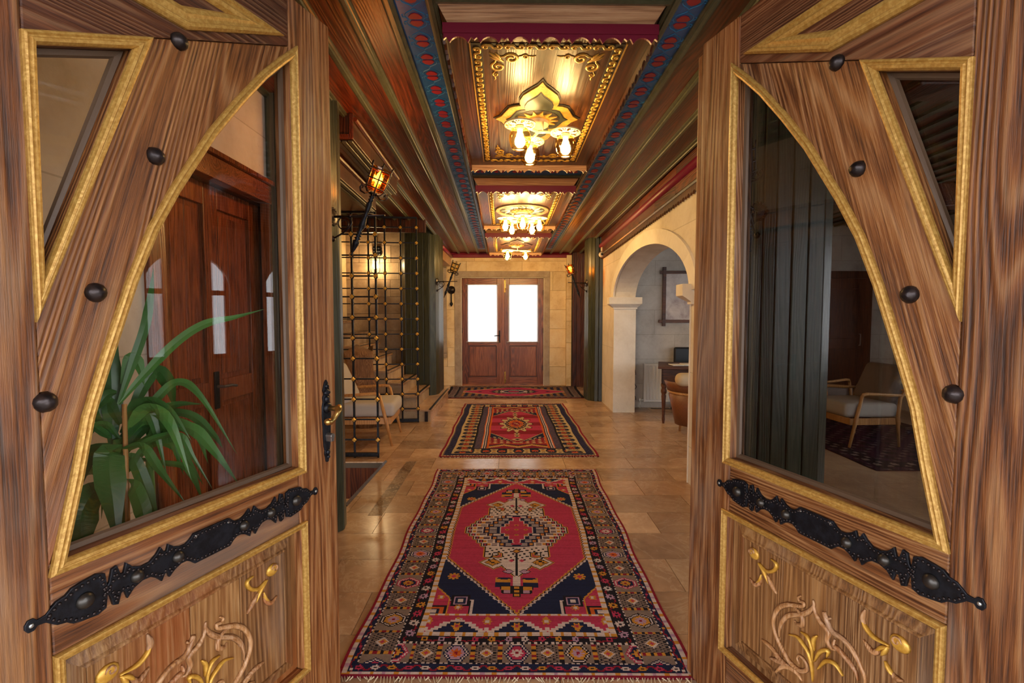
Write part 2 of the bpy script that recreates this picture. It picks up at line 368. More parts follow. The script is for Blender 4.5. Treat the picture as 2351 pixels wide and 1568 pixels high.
for k in range(4): MB().box(-1.0, -.9, 3.38+k*.32, 3.38+k*.32+.317, -.015, .0012).build('inlay_tile', 'tiled', floor)
struct('ground', MB().box(-12, 12, -14, .5, -.1, -.02), 'ground', 'pale paving outside the entrance', 'ground')
struct('ground', MB().box(-12, 12, 9.95, 22, -.1, -.02), 'ground', 'pale paving behind the far double door', 'ground')

# ------------------------------------------------------------------ ceiling frame: the boards fall a little towards the far wall
DC = Vector((-.01327, 1, -.02032)).normalized(); XC = Vector((1, .01327, 0)).normalized(); ZC = XC.cross(DC).normalized(); XC = DC.cross(ZC).normalized()
MC = Matrix(((XC.x, DC.x, ZC.x, 0), (XC.y, DC.y, ZC.y, 0), (XC.z, DC.z, ZC.z, 2.815), (0, 0, 0, 1)))
ceiling = thing('ceiling', 'dark wooden plank ceiling with green battens over the hall', 'ceiling', kind='structure'); ceiling.matrix_basis = MC
def cpart(name, m, mat, bevel=0, smooth=False): return m.build(name, mat, ceiling, smooth, bevel, world=False)
cpart('backing', MB().box(-1.2, 1.75, .4, 10.2, .16, .25).box(-2.9, -1.2, .4, 6.6, .06, .16), 'black')
XL, XR = -.315, .745       # coffer channel edges
BL = [-.505, -.69, -.88, -1.07, -1.26, -1.45, -1.64, -1.83, -2.02, -2.21, -2.4, -2.59]; BR = [.915, 1.10, 1.29, 1.48]
def plank(a, b, y0, y1): cpart('plank', MB().box(a, b, y0, y1, 0, .03), 'ceil')
def batten(x, y0, y1, w=.05, name='batten'):
    pr = [(-w/2, 0), (-w/2, -.012), (-w/2+.008, -.016), (-w*.22, -.017), (-w*.16, -.026), (w*.16, -.026), (w*.22, -.017), (w/2-.008, -.016), (w/2, -.012), (w/2, 0)]
    m = MB(); m.prism([(x+a, h) for a, h in pr], y0, y1, lambda a, b, h: (a, h, b)); cpart(name, m, 'green')
e = XL-.02
for i, x in enumerate(BL):
    y1 = 9.9 if x > -1.2 else 6.62
    if i: plank(x, BL[i-1], .75, y1)
    batten(x, .75, y1)
prev = .915
for x in BR[1:] + [1.62]:
    plank(prev, x, .75, 9.9); prev = x
for x in BR: batten(x, .75, 9.9)
batten(XL-.0, .75, 9.9); batten(XR, .75, 9.9)
for (a, b) in ((-.505, XL), (XR, .915)):
    strip = cpart('painted_strip', MB().box(a, b, .75, 9.25, 0, .02), 'blue'); plank(a, b, 9.25, 9.9)
    cx = (a+b)/2; cx = -.405 if cx < 0 else .83
    mo = MB()
    for sg in (1, -1):
        mo.prism([(0, sg*.006), (.024, sg*.008), (.032, sg*.022), (.018, sg*.042), (0, sg*.05), (-.018, sg*.042), (-.032, sg*.022), (-.024, sg*.008)], 0, -.004, XYZ)
    me = mo.mesh('motif'); me.materials.append(M['red'])
    ol = MB()
    for sg in (1, -1):
        for sx in (1, -1):
            ol.stroke([(0, sg*.078), (sx*.012, sg*.066), (sx*.04, sg*.045), (sx*.046, sg*.02), (sx*.036, sg*.002)], .0022, .003, lambda a, b, h: (a, b, -h), 1, 1, 3)
            ol.stroke([(sx*.046, sg*.016), (sx*.058, sg*.02), (sx*.06, sg*.034), (sx*.052, sg*.036)], .002, .003, lambda a, b, h: (a, b, -h), 1, .5, 3)
    mo2 = ol.mesh('motif_outline'); mo2.materials.append(M['teal'])
    for k in range(46):
        y = 1.34 + k*.17
        inst(me, 'motif', ceiling, (cx, y, 0)); inst(mo2, 'motif_outline', ceiling, (cx, y, 0))
PAN = [(2.30, 4.20), (4.87, 6.72), (7.33, 9.16)]
cpart('channel_board', MB().box(XL, XR, .75, 9.9, .004, .03), 'dwood')
for k, (y0, y1) in enumerate(PAN):
    # cross strips in front of each panel
    yb = y0-.075 if k == 0 else PAN[k-1][1]+.53
    m = MB(); m.prism([(yb-.045, .004), (yb-.045, -.02), (yb-.03, -.026), (yb-.015, -.02), (yb, -.014), (yb, .004)], XL+.02, XR-.02, lambda a, b, h: (h, a, b)); cpart('batten', m, 'green')
    if k:
        yp = PAN[k-1][1]+.30; cpart('painted_strip', MB().box(XL+.02, XR-.02, yp, yb-.045, -.004, .02), 'blue')
        for q in range(6): inst(me, 'motif', ceiling, (XL+.1+q*.17, (yp+yb-.045)/2, -.004), (0, 0, PI/2), (.9, .9, 1))

# ------------------------------------------------------------------ ceiling panels
def scallop(x0, x1, n, zt, zb):
    pts = [(x0, zt)]; bot = []; w = (x1-x0)/n
    for i in range(n):
        a = x0+i*w; nw = w*.2
        bot += [(a, zb+.012), (a+nw*.5, zb+.024), (a+nw, zb)]
        for j in range(1, 8):
            t = j/8; bot.append((a+nw+(w-2*nw)*t, zb+.026*math.sin(PI*t)**.7))
        bot += [(a+w-nw, zb), (a+w-nw*.5, zb+.024)]
    bot.append((x1, zb+.012)); return pts + bot + [(x1, zt)]
def spiral(cx, cy, r, turns, a0, sg=1, n=14): return [(cx+r*(1-.82*i/n)*math.cos(a0+sg*2*PI*turns*i/n), cy+r*(1-.82*i/n)*math.sin(a0+sg*2*PI*turns*i/n)) for i in range(n+1)]
DN = lambda a, b, h: (a, b, -h)
sm = MB()
L_ = .118
sm.stroke(list(reversed(spiral(-L_*.27, .003, .019, 1.1, -.9, -1, 9))) + [(-.006, -.012)] + [(.006, .012)] + spiral(L_*.27, -.003, .019, 1.1, PI-.9, -1, 9), .0078, .008, DN, .7, .7, 2)
SCROLL = sm.mesh('scroll_ornament', True); SCROLL.materials.append(M['goldleaf'])
cm = MB()
cm.stroke([(.03, .04), (.07, .03)] + spiral(.115, .045, .04, 1.4, PI*1.15, 1, 14), .010, .006, DN, .4, .7, 2)
cm.stroke([(.04, .03), (.03, .07)] + spiral(.045, .115, .04, 1.4, -PI*.65, -1, 14), .010, .006, DN, .4, .7, 2)
cm.stroke([(.15, .03), (.17, .022)] + spiral(.188, .03, .018, 1.2, PI*1.2, 1, 9) , .005, .005, DN, .4, .7, 2)
cm.stroke([(.03, .15), (.022, .17)] + spiral(.03, .188, .018, 1.2, -PI*.7, -1, 9), .005, .005, DN, .4, .7, 2)
cm.stroke([(.2, .022), (.225, .028), (.245, .022)], .005, .004, DN, .2, .2, 3); cm.stroke([(.022, .2), (.028, .225), (.022, .245)], .005, .004, DN, .2, .2, 3)
cm.stroke([(.075, .075), (.04, .04), (.0, .0)], .014, .006, DN, .3, .1, 4); cm.stroke([(.06, .06), (.05, .03), (.03, .0)], .009, .005, DN, .3, .1, 4); cm.stroke([(.06, .06), (.03, .05), (.0, .03)], .009, .005, DN, .3, .1, 4)
CORNER = cm.mesh('corner_scroll', True); CORNER.materials.append(M['goldleaf'])
def ogee(s, n=7):
    # four-pointed lobed medallion outline
    q = [(0, 1.0), (.093, .888), (.236, .787), (.375, .681), (.44, .554), (.44, .456), (.41, .397), (.546, .382), (.668, .339), (.768, .215), (.857, .086), (1.0, 0)]
    pts = q + [(x, -y) for x, y in reversed(q[:-1])]; pts = pts + [(-x, y) for x, y in reversed(pts[1:-1])]
    return [(x*s[0], y*s[1]) for x, y in pts]
def ceiling_panel(k, label):
    y0, y1 = PAN[k]; cx, cy = .2135, (y0+y1)/2; hw, hl = .485, (y1-y0)/2
    t = thing('ceiling_panel', label, 'ceiling panel', group=None); t.matrix_basis = MC @ Matrix.Translation((cx, cy, -.06))
    B = lambda n, m, mat, sm=False, bv=0, par=None: m.build(n, mat, par or t, sm, bv, world=par is not None)
    zp = -.014
    a_, b_ = (.507, hl+.06), (.462, hl-.004)
    for i, (sx, sy, ex, ey) in enumerate(((-1, -1, 1, -1), (1, -1, 1, 1), (1, 1, -1, 1), (-1, 1, -1, -1))):   # sloping boards from the ceiling down to the skirt
        m = MB(); vs = []
        for (p, z) in ((a_, .06), (b_, 0)): vs += [(sx*p[0], sy*p[1], z), (ex*p[0], ey*p[1], z)]
        vs += [(v[0]*.965, v[1]*.99, v[2]) for v in vs]
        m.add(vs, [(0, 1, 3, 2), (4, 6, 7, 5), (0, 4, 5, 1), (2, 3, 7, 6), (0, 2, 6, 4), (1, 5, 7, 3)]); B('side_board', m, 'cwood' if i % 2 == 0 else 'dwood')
    nb = 7
    for i in range(nb):
        a = -.35+i*.70/nb; B('board', MB().box(a, a+.70/nb-.0008, -hl+.13, hl-.13, zp, zp+.02), 'panel')
    for sx in (-1, 1): B('border_board', MB().box(min(sx*.35, sx*.478), max(sx*.35, sx*.478), -hl+.01, hl-.01, zp-.001, zp+.02), 'pdark')
    for sy in (-1, 1): B('border_board', MB().box(-.35, .35, min(sy*(hl-.13), sy*(hl-.01)), max(sy*(hl-.13), sy*(hl-.01)), zp-.001, zp+.02), 'pdark')
    # scalloped skirt hanging all round
    for sy in (-1, 1):
        m = MB(); m.prism(scallop(-hw, hw, 7, .0, -.078), sy*hl-.006, sy*hl+.006, lambda a, b, h: (a, h, b)); v = B('valance', m, 'burg' if sy < 0 else 'cwood')
        if sy < 0:
            v.data.materials.append(M['pdark'])
            for p in v.data.polygons:
                if p.normal.y > .5: p.material_index = 1
            B('valance_lip', MB().box(-hw-.004, hw+.004, sy*hl-.014, sy*hl-.006, -.040, .004), 'burg')
    for sx in (-1, 1):
        m = MB(); m.prism(scallop(-hl, hl, 14, .0, -.07), sx*hw-.006, sx*hw+.006, lambda a, b, h: (h, a, b)); B('valance', m, 'pdark')
    # gold carved scroll border on dark ground
    gx, gy = .343, hl-.135
    for sx in (-1, 1):
        B('border_ground', MB().box(sx*gx-.026, sx*gx+.026, -gy-.026, gy+.026, zp-.003, zp), 'gline')
        n = round(2*gy/.118)
        for i in range(n): inst(SCROLL, 'scroll_ornament', t, (sx*gx, -gy+(i+.5)*2*gy/n, zp-.002), (0, 0, PI/2))
        B('gold_line', MB().box(sx*(gx+.033)-.003, sx*(gx+.033)+.003, -gy-.03, gy+.03, zp-.006, zp), 'goldleaf')
    for sy in (-1, 1):
        B('border_ground', MB().box(-gx+.026, gx-.026, sy*gy-.026, sy*gy+.026, zp-.003, zp), 'gline')
        n = 6
        for i in range(n): inst(SCROLL, 'scroll_ornament', t, (-gx+.02+(i+.5)*(2*gx-.04)/n, sy*gy, zp-.002))
    for sx in (-1, 1):
        for sy in (-1, 1): inst(CORNER, 'corner_scroll', t, (sx*.285, sy*(hl-.195), zp), (0, 0, 0), (-sx*.95, -sy*1.1, 1))
    if k in (0, 2):
        sc = (.265, .485) if k == 0 else (.257, .50)
        oy = 0.0; OG = lambda a: [(x, y+oy) for x, y in ogee(a)]
        m = MB(); m.prism(OG((sc[0]*1.06, sc[1]*1.05)), zp, zp-.004, XYZ); B('medallion_shadow_line', m, 'gline')  # slightly larger dark plate edging the medallion
        m = MB(); m.prism(OG(sc), zp-.001, zp-.012, XYZ); B('medallion', m, 'goldleaf' if k == 0 else 'panel')
        m = MB(); m.prism(OG((sc[0]*.76, sc[1]*.78)), zp-.011, zp-.0135, XYZ); B('medallion_outline', m, 'gline')
        m = MB(); m.prism(OG((sc[0]*.73, sc[1]*.75)), zp-.012, zp-.015, XYZ); B('medallion_field', m, 'medgreen' if k == 0 else 'pdark')
        R = .125; ry = oy
    else:
        m = MB(); m.lathe([(.001, zp-.004), (.315, zp-.004), (.32, zp)], 40); B('medallion_shadow_line', m, 'gline')
        m = MB(); m.lathe([(.262, zp-.004), (.264, zp-.014), (.305, zp-.014), (.308, zp-.004)], 40, caps=False); B('medallion_ring', m, 'cwood')
        m = MB(); m.lathe([(.001, zp-.008), (.255, zp-.008), (.26, zp)], 40); B('medallion_field', m, 'medgreen')
        pm = MB(); pm.stroke([(.12, 0), (.17, .025), (.215, .0), (.245, -.02)], .014, .006, DN, .3, .2, 4); pm.stroke([(.14, .01), (.16, -.03), (.2, -.05)], .009, .005, DN, .3, .2, 3)
        pme = pm.mesh('petal', True); pme.materials.append(M['whitep'])
        for i in range(12): inst(pme, 'petal', t, (0, 0, zp-.008), (0, 0, i*PI/6))
        R = .12; ry = 0.0
    m = MB(); m.lathe([(.001, zp-.0165), (R*1.16, zp-.0165), (R*1.18, zp-.01)], 32, Matrix.Translation((0, ry, 0))); B('rosette_ground', m, 'gline')
    pm = MB(); pm.prism([(.05, -.012), (.085, -.02), (.095, -.012), (R*1.1, 0), (.095, .012), (.085, .02), (.05, .012)], -.0165, -.023, XYZ); pme = pm.mesh('petal'); pme.materials.append(M['goldleaf'])
    for i in range(14): inst(pme, 'petal', t, (0, ry, zp), (0, 0, i*2*PI/14))
    return t
ceiling_panel(0, 'carved ceiling panel with green and gold four-pointed medallion, burgundy scalloped front edge')
ceiling_panel(1, 'carved ceiling panel with round flower medallion above the five-globe lamp')
ceiling_panel(2, 'carved ceiling panel with pale outlined medallion next to the far stone wall')

# stepped boxed soffits on the left
sf = thing('boxed_soffit', 'stepped boxed wooden soffit with green mouldings above the lit torch', 'soffit', (-1.2, 3.4, 2.4))
sf.matrix_basis = MC
S = lambda n, m, mat, bv=0: m.build(n, mat, sf, False, bv, world=False)
S('upper_box', MB().box(-1.36, -1.01, 3.38, 4.75, -.165, 0), 'dwood', .004); S('lower_box', MB().box(-1.62, -1.21, 3.36, 4.75, -.325, -.165), 'dwood', .004)
S('end_frame', MB().box(-1.03, -1.004, 3.365, 3.38, -.17, -.005).box(-1.36, -1.03, 3.365, 3.38, -.17, -.14), 'ceil', .003)
for (x, z, w) in ((-1.0, -.03, .03), (-1.2, -.195, .03)): S('crown_moulding', MB().tube([(x, 3.4, z), (x, 4.74, z)], w*.55, 8), 'ceil')
for (x, z) in ((-1.035, -.168), (-1.075, -.171), (-1.115, -.168), (-1.235, -.328), (-1.275, -.331)): S('green_moulding', MB().box(x-.016, x+.016, 3.4, 4.74, z-.014, z), 'green', .004)

# ------------------------------------------------------------------ walls
def blocks(parent, x0, x1, z0, z1, yf, rows, wid, mat, skip=None, seed=1, name='stone_block', dep=.03):
    r = random.Random(seed); z = z0; i = 0
    while z < z1-.03:
        h = min(rows, z1-z); x = x0 - (r.random()*.5+.0)*wid
        while x < x1-.01:
            w = wid*(.75+.5*r.random()); a, b = max(x, x0), min(x+w, x1); x += w
            if b-a < .05: continue
            segs = [(a, b)]
            if skip:
                sx0, sx1, sz1 = skip; segs = []
                if z >= sz1-.01: segs = [(a, b)]
                else:
                    if a < sx0-.02: segs.append((a, min(b, sx0)))
                    if b > sx1+.02: segs.append((max(a, sx1), b))
            for (p, q) in segs:
                if q-p > .03:
                    o = MB().box(p+.002, q-.002, yf-.006*r.random(), yf+dep, z+.002, z+h-.002).build(name, mat, parent, False, .003)
        z += h; i += 1
wb = MB(); wb.box(-2.75, -.98, 9.8, 10.05, 0, 2.8); wb.box(.668, 1.9, 9.8, 10.05, 0, 2.8); wb.box(-.98, .668, 9.8, 10.05, 2.145, 2.8)
wall_back = struct('wall_back', wb, 'plaster', 'yellow tuff stone wall around the far double door', 'wall')
blocks(wall_back, -1.6, 1.10, 0, 2.265, 9.775, .378, .75, 'tan', (-1.1, .77, 2.27), 3); blocks(wall_back, -1.6, 1.10, 2.265, 2.7, 9.775, .2, .9, 'tan', None, 5)
blocks(wall_back, 1.10, 1.205, 0, 2.62, 9.70, .43, .3, 'tan', None, 8, dep=.1)
su = thing('trim_1', 'grey stone surround framing the far wooden double door', 'door surround', (0, 9.76, 0), kind='structure')
for a in ((-1.105, -.975, 0, 2.15), (.665, .775, 0, 2.15), (-1.105, .775, 2.15, 2.27)): MB().box(a[0], a[1], 9.752, 9.84, a[2], a[3]).build('surround_stone', 'surround', su, False, .006)
MB().box(-.975, -.965, 9.748, 9.80, 0, 2.145).build('surround_edge', 'whitep', su); MB().box(.655, .665, 9.748, 9.80, 0, 2.145).build('surround_edge', 'whitep', su); MB().box(-.975, .665, 9.748, 9.80, 2.135, 2.145).build('surround_edge', 'whitep', su)
# brown panelled return beside the green column
wp = thing('wall_panelled', 'dark brown plank wall between yellow stone and green column', 'wall', (1.35, 9.6, 0), kind='structure')
for i in range(5): MB().box(1.21+i*.085, 1.21+i*.085+.083, 9.62, 9.66, 0, 2.7).build('plank', 'dwood', wp, False, .004)
MB().box(1.2, 1.9, 9.66, 9.8, 0, 2.7).box(1.79, 1.95, 7.5, 9.7, 0, 2.9).build('backing', 'black', wp)
tr = thing('trim_2', 'dark red crown moulding along the far wall', 'moulding', (0, 9.72, 2.6), kind='structure')
MB().box(-2.7, 1.75, 9.70, 9.80, 2.53, 2.63).build('crown', 'burg', tr, False, .01); MB().tube([(-2.7, 9.69, 2.60), (1.75, 9.69, 2.60)], .022, 8).build('roll', 'burg', tr, True)
# small dark window in the far left corner
w1 = thing('window_1', 'narrow dark window with grey stone frame beside the unlit torch', 'window', (-1.45, 9.74, 1.5), kind='structure')
for a in ((-1.36, -1.26, .64, 2.35), (-1.62, -1.26, .56, .66), (-1.62, -1.26, 2.33, 2.43)): MB().box(a[0], a[1], 9.735, 9.80, a[2], a[3]).build('frame_stone', 'surround', w1, False, .005)
MB().box(-1.62, -1.36, 9.765, 9.775, .66, 2.33).build('pane', 'black', w1)

# far left soffit strip
tr = thing('trim_3', 'wooden soffit with burgundy roll in the far left corner', 'moulding', (-1.2, 9, 2.45), kind='structure')
MB().box(-1.75, -1.16, 8.3, 9.7, 2.36, 2.52).build('soffit_box', 'cwood', tr, False, .005); MB().tube([(-1.15, 8.3, 2.55), (-1.15, 9.7, 2.55)], .035, 8).build('roll', 'burg', tr, True)

# right arcade wall with arch
ar = [(5.55+1.5*math.cos(PI*i/28), 1.61+.55*math.sin(PI*i/28)) for i in range(29)]
poly = [(8.3, 0), (8.3, 2.8), (3.1, 2.8), (3.1, 0), (4.05, 0)] + [(y, z) for y, z in reversed(ar)] + [(7.05, 0)]
wr = MB(); wr.prism(poly, 1.485, 1.785, lambda a, b, h: (h, a, b))
wall_right = struct('wall_right', wr, 'white', 'pale stone arcade wall with a wide arch on the right', 'wall')
ao = [(5.55+1.66*math.cos(PI*i/28), 1.61+.70*math.sin(PI*i/28)) for i in range(29)]
for i in range(0, 28, 4):
    m = MB(); m.prism(ar[i:i+5] + list(reversed(ao[i:i+5])), 1.462, 1.50, lambda a, b, h: (h, a, b)); m.build('arch_stone', 'whitep', wall_right)
for yc, sg in ((7.05, -1), (4.05, 1)):
    y0, y1 = sorted((yc, yc+sg*.012)); MB().box(1.478, 1.792, y0, y1, 0, 1.5).build('jamb_facing', 'whitep', wall_right)
    m = MB(); c = [(1.462, 1.808, .03), (1.462, 1.808, .03), (1.39, 1.86, .10), (1.39, 1.86, .10)]; zz = [1.49, 1.51, 1.56, 1.655]; vs = []
    for (a, b, d), z in zip(c, zz):
        ya, yb = sorted((yc-sg*.06, yc+sg*d)); vs += [(a, ya, z), (b, ya, z), (b, yb, z), (a, yb, z)]
    m.add(vs, [(0, 3, 2, 1), (12, 13, 14, 15)] + [(i*4+j, i*4+(j+1) % 4, i*4+4+(j+1) % 4, i*4+4+j) for i in range(3) for j in range(4)]); m.build('capital', 'whitep', wall_right, False, .004)
fr = thing('trim_4', 'scalloped wooden frieze with burgundy roll above the arch', 'frieze', (1.47, 5.5, 2.4), kind='structure')
F = lambda n, m, mat, sm=False: m.build(n, mat, fr, sm)
for i in range(8):
    a = 3.15+i*.62; F('frieze_board', MB().box(1.455, 1.485, a, a+.617, 2.62-.0203*(a-4), 2.80), 'ceil'); F('frieze_board', MB().box(1.45, 1.485, a, a+.617, 2.46-.0203*(a-4), 2.56-.0203*(a-4)), 'ceil')
sl = lambda y, z: z-.0203*(y-4)
F('roll', MB().tube([(1.455, 3.15, sl(3.15, 2.59)), (1.455, 8.1, sl(8.1, 2.59))], .04, 10), 'burg', True)
F('green_moulding', MB().tube([(1.455, 3.15, sl(3.15, 2.452)), (1.455, 8.1, sl(8.1, 2.452))], .016, 6), 'green')
m = MB(); m.prism([(a, b+sl(a, 0)) for a, b in scallop(3.15, 8.1, 40, 2.45, 2.37)], 1.455, 1.472, lambda a, b, h: (h, a, b)); F('scalloped_edge', m, 'dwood')

# left vestibule wall and recessed brown door
wl = MB(); wl.box(-1.75, -1.5, .5, 2.05, 0, 2.85); wl.box(-1.75, -1.5, 2.05, 3.15, 2.17, 2.85); wl.box(-2.2, -1.5, 3.15, 3.35, 0, 2.85)
wall_left = struct('wall_left', wl, 'white', 'pale stone wall beside the entrance, behind the plant', 'wall')
wl2 = MB(); wl2.box(-2.95, -2.75, 3.2, 10.05, -2, 4.0); wl2.box(-2.75, -1.5, 3.32, 3.5, -2, 2.85)
struct('wall_left', wl2, 'plaster', 'ochre wall behind the armchair and stairwell', 'wall')
d5 = thing('door_5', 'brown panelled wooden door in the left wall behind the plant', 'door', (-1.5, 2.6, 0), kind='structure')
P5 = lambda n, m, mat, bv=.003, par=None: m.build(n, mat, par or d5, False, bv)
P5('casing', MB().box(-1.53, -1.475, 2.03, 2.13, 0, 2.10), 'bwood'); P5('casing', MB().box(-1.53, -1.475, 3.05, 3.15, 0, 2.10), 'bwood'); P5('casing', MB().box(-1.53, -1.47, 2.0, 3.16, 2.08, 2.19), 'fdoorh'); P5('cornice', MB().box(-1.52, -1.445, 1.98, 3.17, 2.19, 2.215), 'bwood')
P5('reveal', MB().box(-1.75, -1.53, 2.05, 2.07, 0, 2.1).box(-1.75, -1.53, 3.12, 3.14, 0, 2.1).box(-1.75, -1.53, 2.05, 3.14, 2.08, 2.1), 'dwood', 0)
for a, b in ((2.07, 2.19), (2.56, 2.68), (3.0, 3.12)): P5('stile', MB().box(-1.62, -1.575, a, b, 0, 2.08), 'bwood')
for a, b in ((0, .14), (.93, 1.05), (1.97, 2.08)):
    P5('rail', MB().box(-1.62, -1.577, 2.19, 2.56, a, b), 'bwood'); P5('rail', MB().box(-1.62, -1.577, 2.68, 3.0, a, b), 'bwood')
for a, b in ((2.19, 2.56), (2.68, 3.0)):
    for z0, z1 in ((.14, .93), (1.05, 1.97)):
        p = P5('panel', MB().box(-1.61, -1.598, a, b, z0, z1), 'bwood', 0)
        for q in range(3): P5('panel_board', MB().box(-1.598, -1.59, a+.03+q*(b-a-.06)/3, a+.03+(q+1)*(b-a-.06)/3-.002, z0+.03, z1-.03), 'bwood', .002, p)
h5 = P5('handle', MB().box(-1.575, -1.565, 2.60, 2.64, .9, 1.1), 'iron'); P5('lever', MB().tube([(-1.57, 2.62, 1.02), (-1.53, 2.62, 1.02), (-1.525, 2.68, 1.02), (-1.525, 2.73, 1.01)], .008, 8), 'steel', 0, h5)

# stair side: header planks, stone wall, stair, platform, stairwell
ws = struct('wall_stair', MB().box(-3.2, -1.6, 8.33, 8.6, 0, 4.0), 'brown', 'brown stone block wall lit by a lantern behind the grille', 'wall')
blocks(ws, -2.76, -1.62, 0, 3.2, 8.3, .285, .5, 'brown', None, 11)
struct('ceiling', MB().box(-3, -1.0, 6.5, 8.7, 4.0, 4.1), 'ceil', 'high ceiling over the stair', 'ceiling')
struct('wall_stair_front', MB().box(-2.95, -1.12, 6.62, 6.7, 2.82, 4.0).box(-1.14, -1.06, 6.7, 8.4, 2.82, 4.0), 'dwood', 'wooden wall above the stair header', 'wall')
hd = thing('trim_5', 'row of short dark planks over the iron grille', 'header', (-1.9, 6.6, 2.5), kind='structure')
for i in range(18): MB().box(-2.75+i*.09, -2.75+i*.09+.087, 6.60, 6.625, 2.50, 2.69).build('header_plank', 'dwood', hd, False, .004)
MB().box(-2.75, -1.13, 6.625, 6.66, 2.50, 2.85).build('header_beam', 'dwood', hd)
pf = thing('stone_step', 'low stone step with dark metal edge at the foot of the green column', 'step', (-1.4, 7, 0))
MB().box(-2.7, -1.06, 6.44, 8.3, 0, .135).build('base', 'brown', pf); MB().box(-2.7, -1.03, 6.43, 8.3, .135, .16).build('tread_slab', 'tile', pf, False, .003)
MB().box(-1.075, -1.045, 6.42, 8.3, .158, .166).build('metal_strip', 'stud', pf); MB().box(-1.13, -1.09, 6.425, 6.44, 0, .135).build('metal_strip', 'stud', pf); MB().box(-1.06, -1.045, 6.44, 8.2, 0, .135).build('side_facing', 'tile', pf)
stc = thing('staircase', 'stone staircase climbing left behind the iron grille', 'staircase', (-1.8, 7.2, 0))
for k in range(7):
    x1 = -1.26-.19*k; z = .33+.165*k
    MB().box(x1-.19, x1, 6.55, 7.55, .162, z-.03).build('riser_block', 'brown', stc); MB().box(x1-.2, x1+.02, 6.53, 7.55, z-.03, z).build('tread', 'tile', stc, False, .003); MB().box(x1-.02, x1+.012, 6.55, 7.54, z, z+.006).build('nosing_strip', 'stud', stc)
wsw = thing('wall_stairwell', 'dark wooden plank lining inside the floor opening', 'stairwell wall', (-1.7, 4.68, -.5), kind='structure')
for i in range(12): MB().box(-2.3+i*.096, -2.3+i*.096+.094, 4.655, 4.68, -1.6, -.03).build('plank', 'dwoodr', wsw, False, .004)
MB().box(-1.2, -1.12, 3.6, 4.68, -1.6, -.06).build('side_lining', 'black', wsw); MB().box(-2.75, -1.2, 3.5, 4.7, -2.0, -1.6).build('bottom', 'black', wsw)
MB().tube([(-1.215, 3.55, .002), (-1.195, 4.65, .002)], .016, 4).build('metal_edge', 'stud', wsw)

# lounge on the right, entrance wall
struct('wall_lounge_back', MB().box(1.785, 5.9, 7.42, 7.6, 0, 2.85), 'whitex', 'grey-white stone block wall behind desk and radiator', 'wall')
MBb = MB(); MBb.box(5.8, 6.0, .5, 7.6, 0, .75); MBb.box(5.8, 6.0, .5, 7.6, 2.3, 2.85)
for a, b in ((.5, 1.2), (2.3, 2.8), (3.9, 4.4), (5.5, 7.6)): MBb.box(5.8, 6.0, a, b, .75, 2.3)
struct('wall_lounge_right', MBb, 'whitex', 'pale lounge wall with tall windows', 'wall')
for i, (a, b) in enumerate(((1.2, 2.3), (2.8, 3.9), (4.4, 5.5))):
    wd = thing('window_%d' % (i+2), ['tall wooden arched lounge window nearest the entrance wall', 'tall wooden arched lounge window between two others', 'tall wooden arched lounge window nearest the dark door'][i], 'window', (5.85, (a+b)/2, .75), kind='structure')
    c = (a+b)/2; r = (b-a)/2
    m = MB(); arc = [(c+r*math.cos(PI*q/16), 1.75+r*math.sin(PI*q/16)) for q in range(17)]
    m.prism([(b, 1.75)] + [(b, 2.32), (a, 2.32), (a, 1.75)] + list(reversed(arc)), 5.78, 5.86, lambda a_, b_, h: (h, a_, b_)); m.build('arch_infill', 'whitex', wd)
    MB().box(5.84, 5.89, c-.03, c+.03, .75, 2.3).box(5.84, 5.89, a, a+.06, .75, 2.3).box(5.84, 5.89, b-.06, b, .75, 2.3).box(5.84, 5.89, a, b, 1.70, 1.77).box(5.84, 5.89, a, b, .75, .82).build('window_frame', 'dwood', wd)
    MB().box(5.863, 5.868, a+.06, c-.03, .82, 1.7).box(5.863, 5.868, c+.03, b-.06, .82, 1.7).box(5.863, 5.868, a+.06, c-.03, 1.77, 2.3).box(5.863, 5.868, c+.03, b-.06, 1.77, 2.3).build('pane', 'clear', wd)
lc = thing('ceiling', 'dark plank ceiling of the lounge with green battens', 'ceiling', (3.7, 4, 2.75), kind='structure')
for i in range(23): MB().box(1.62+i*.19, 1.62+i*.19+.188, .5, 7.5, 2.74, 2.78).build('plank', 'ceil', lc); MB().box(1.60+i*.19, 1.65+i*.19, .5, 7.5, 2.72, 2.74).build('batten', 'green', lc)
for y in (2.4, 5.0): MB().box(1.95, 5.8, y, y+.2, 2.5, 2.74).build('beam', 'ceil', lc, False, .01)
MB().box(1.5, 6.0, .4, 7.7, 2.78, 2.9).build('cover', 'black', lc)
d6 = thing('door_6', 'dark wooden door in the lounge wall behind the right armchair', 'door', (5.0, 7.4, 0), kind='structure')
MB().box(4.62, 4.70, 7.38, 7.42, 0, 2.02).build('casing', 'dwood', d6); MB().box(5.32, 5.42, 7.38, 7.42, 0, 2.02).build('casing', 'dwood', d6); MB().box(4.62, 5.42, 7.37, 7.42, 1.95, 2.06).build('casing', 'dwood', d6)
lf = MB().box(4.70, 5.32, 7.395, 7.42, 0, 1.95).build('leaf', 'dwood', d6)
for z0, z1 in ((.15, .9), (1.05, 1.8)): MB().box(4.8, 5.22, 7.385, 7.395, z0, z1).build('panel', 'dwood', d6, False, .006)
MB().tube([(5.25, 7.39, .95), (5.25, 7.36, .95), (5.25, 7.36, 1.12), (5.25, 7.39, 1.12)], .008, 6).build('handle', 'steel', d6)
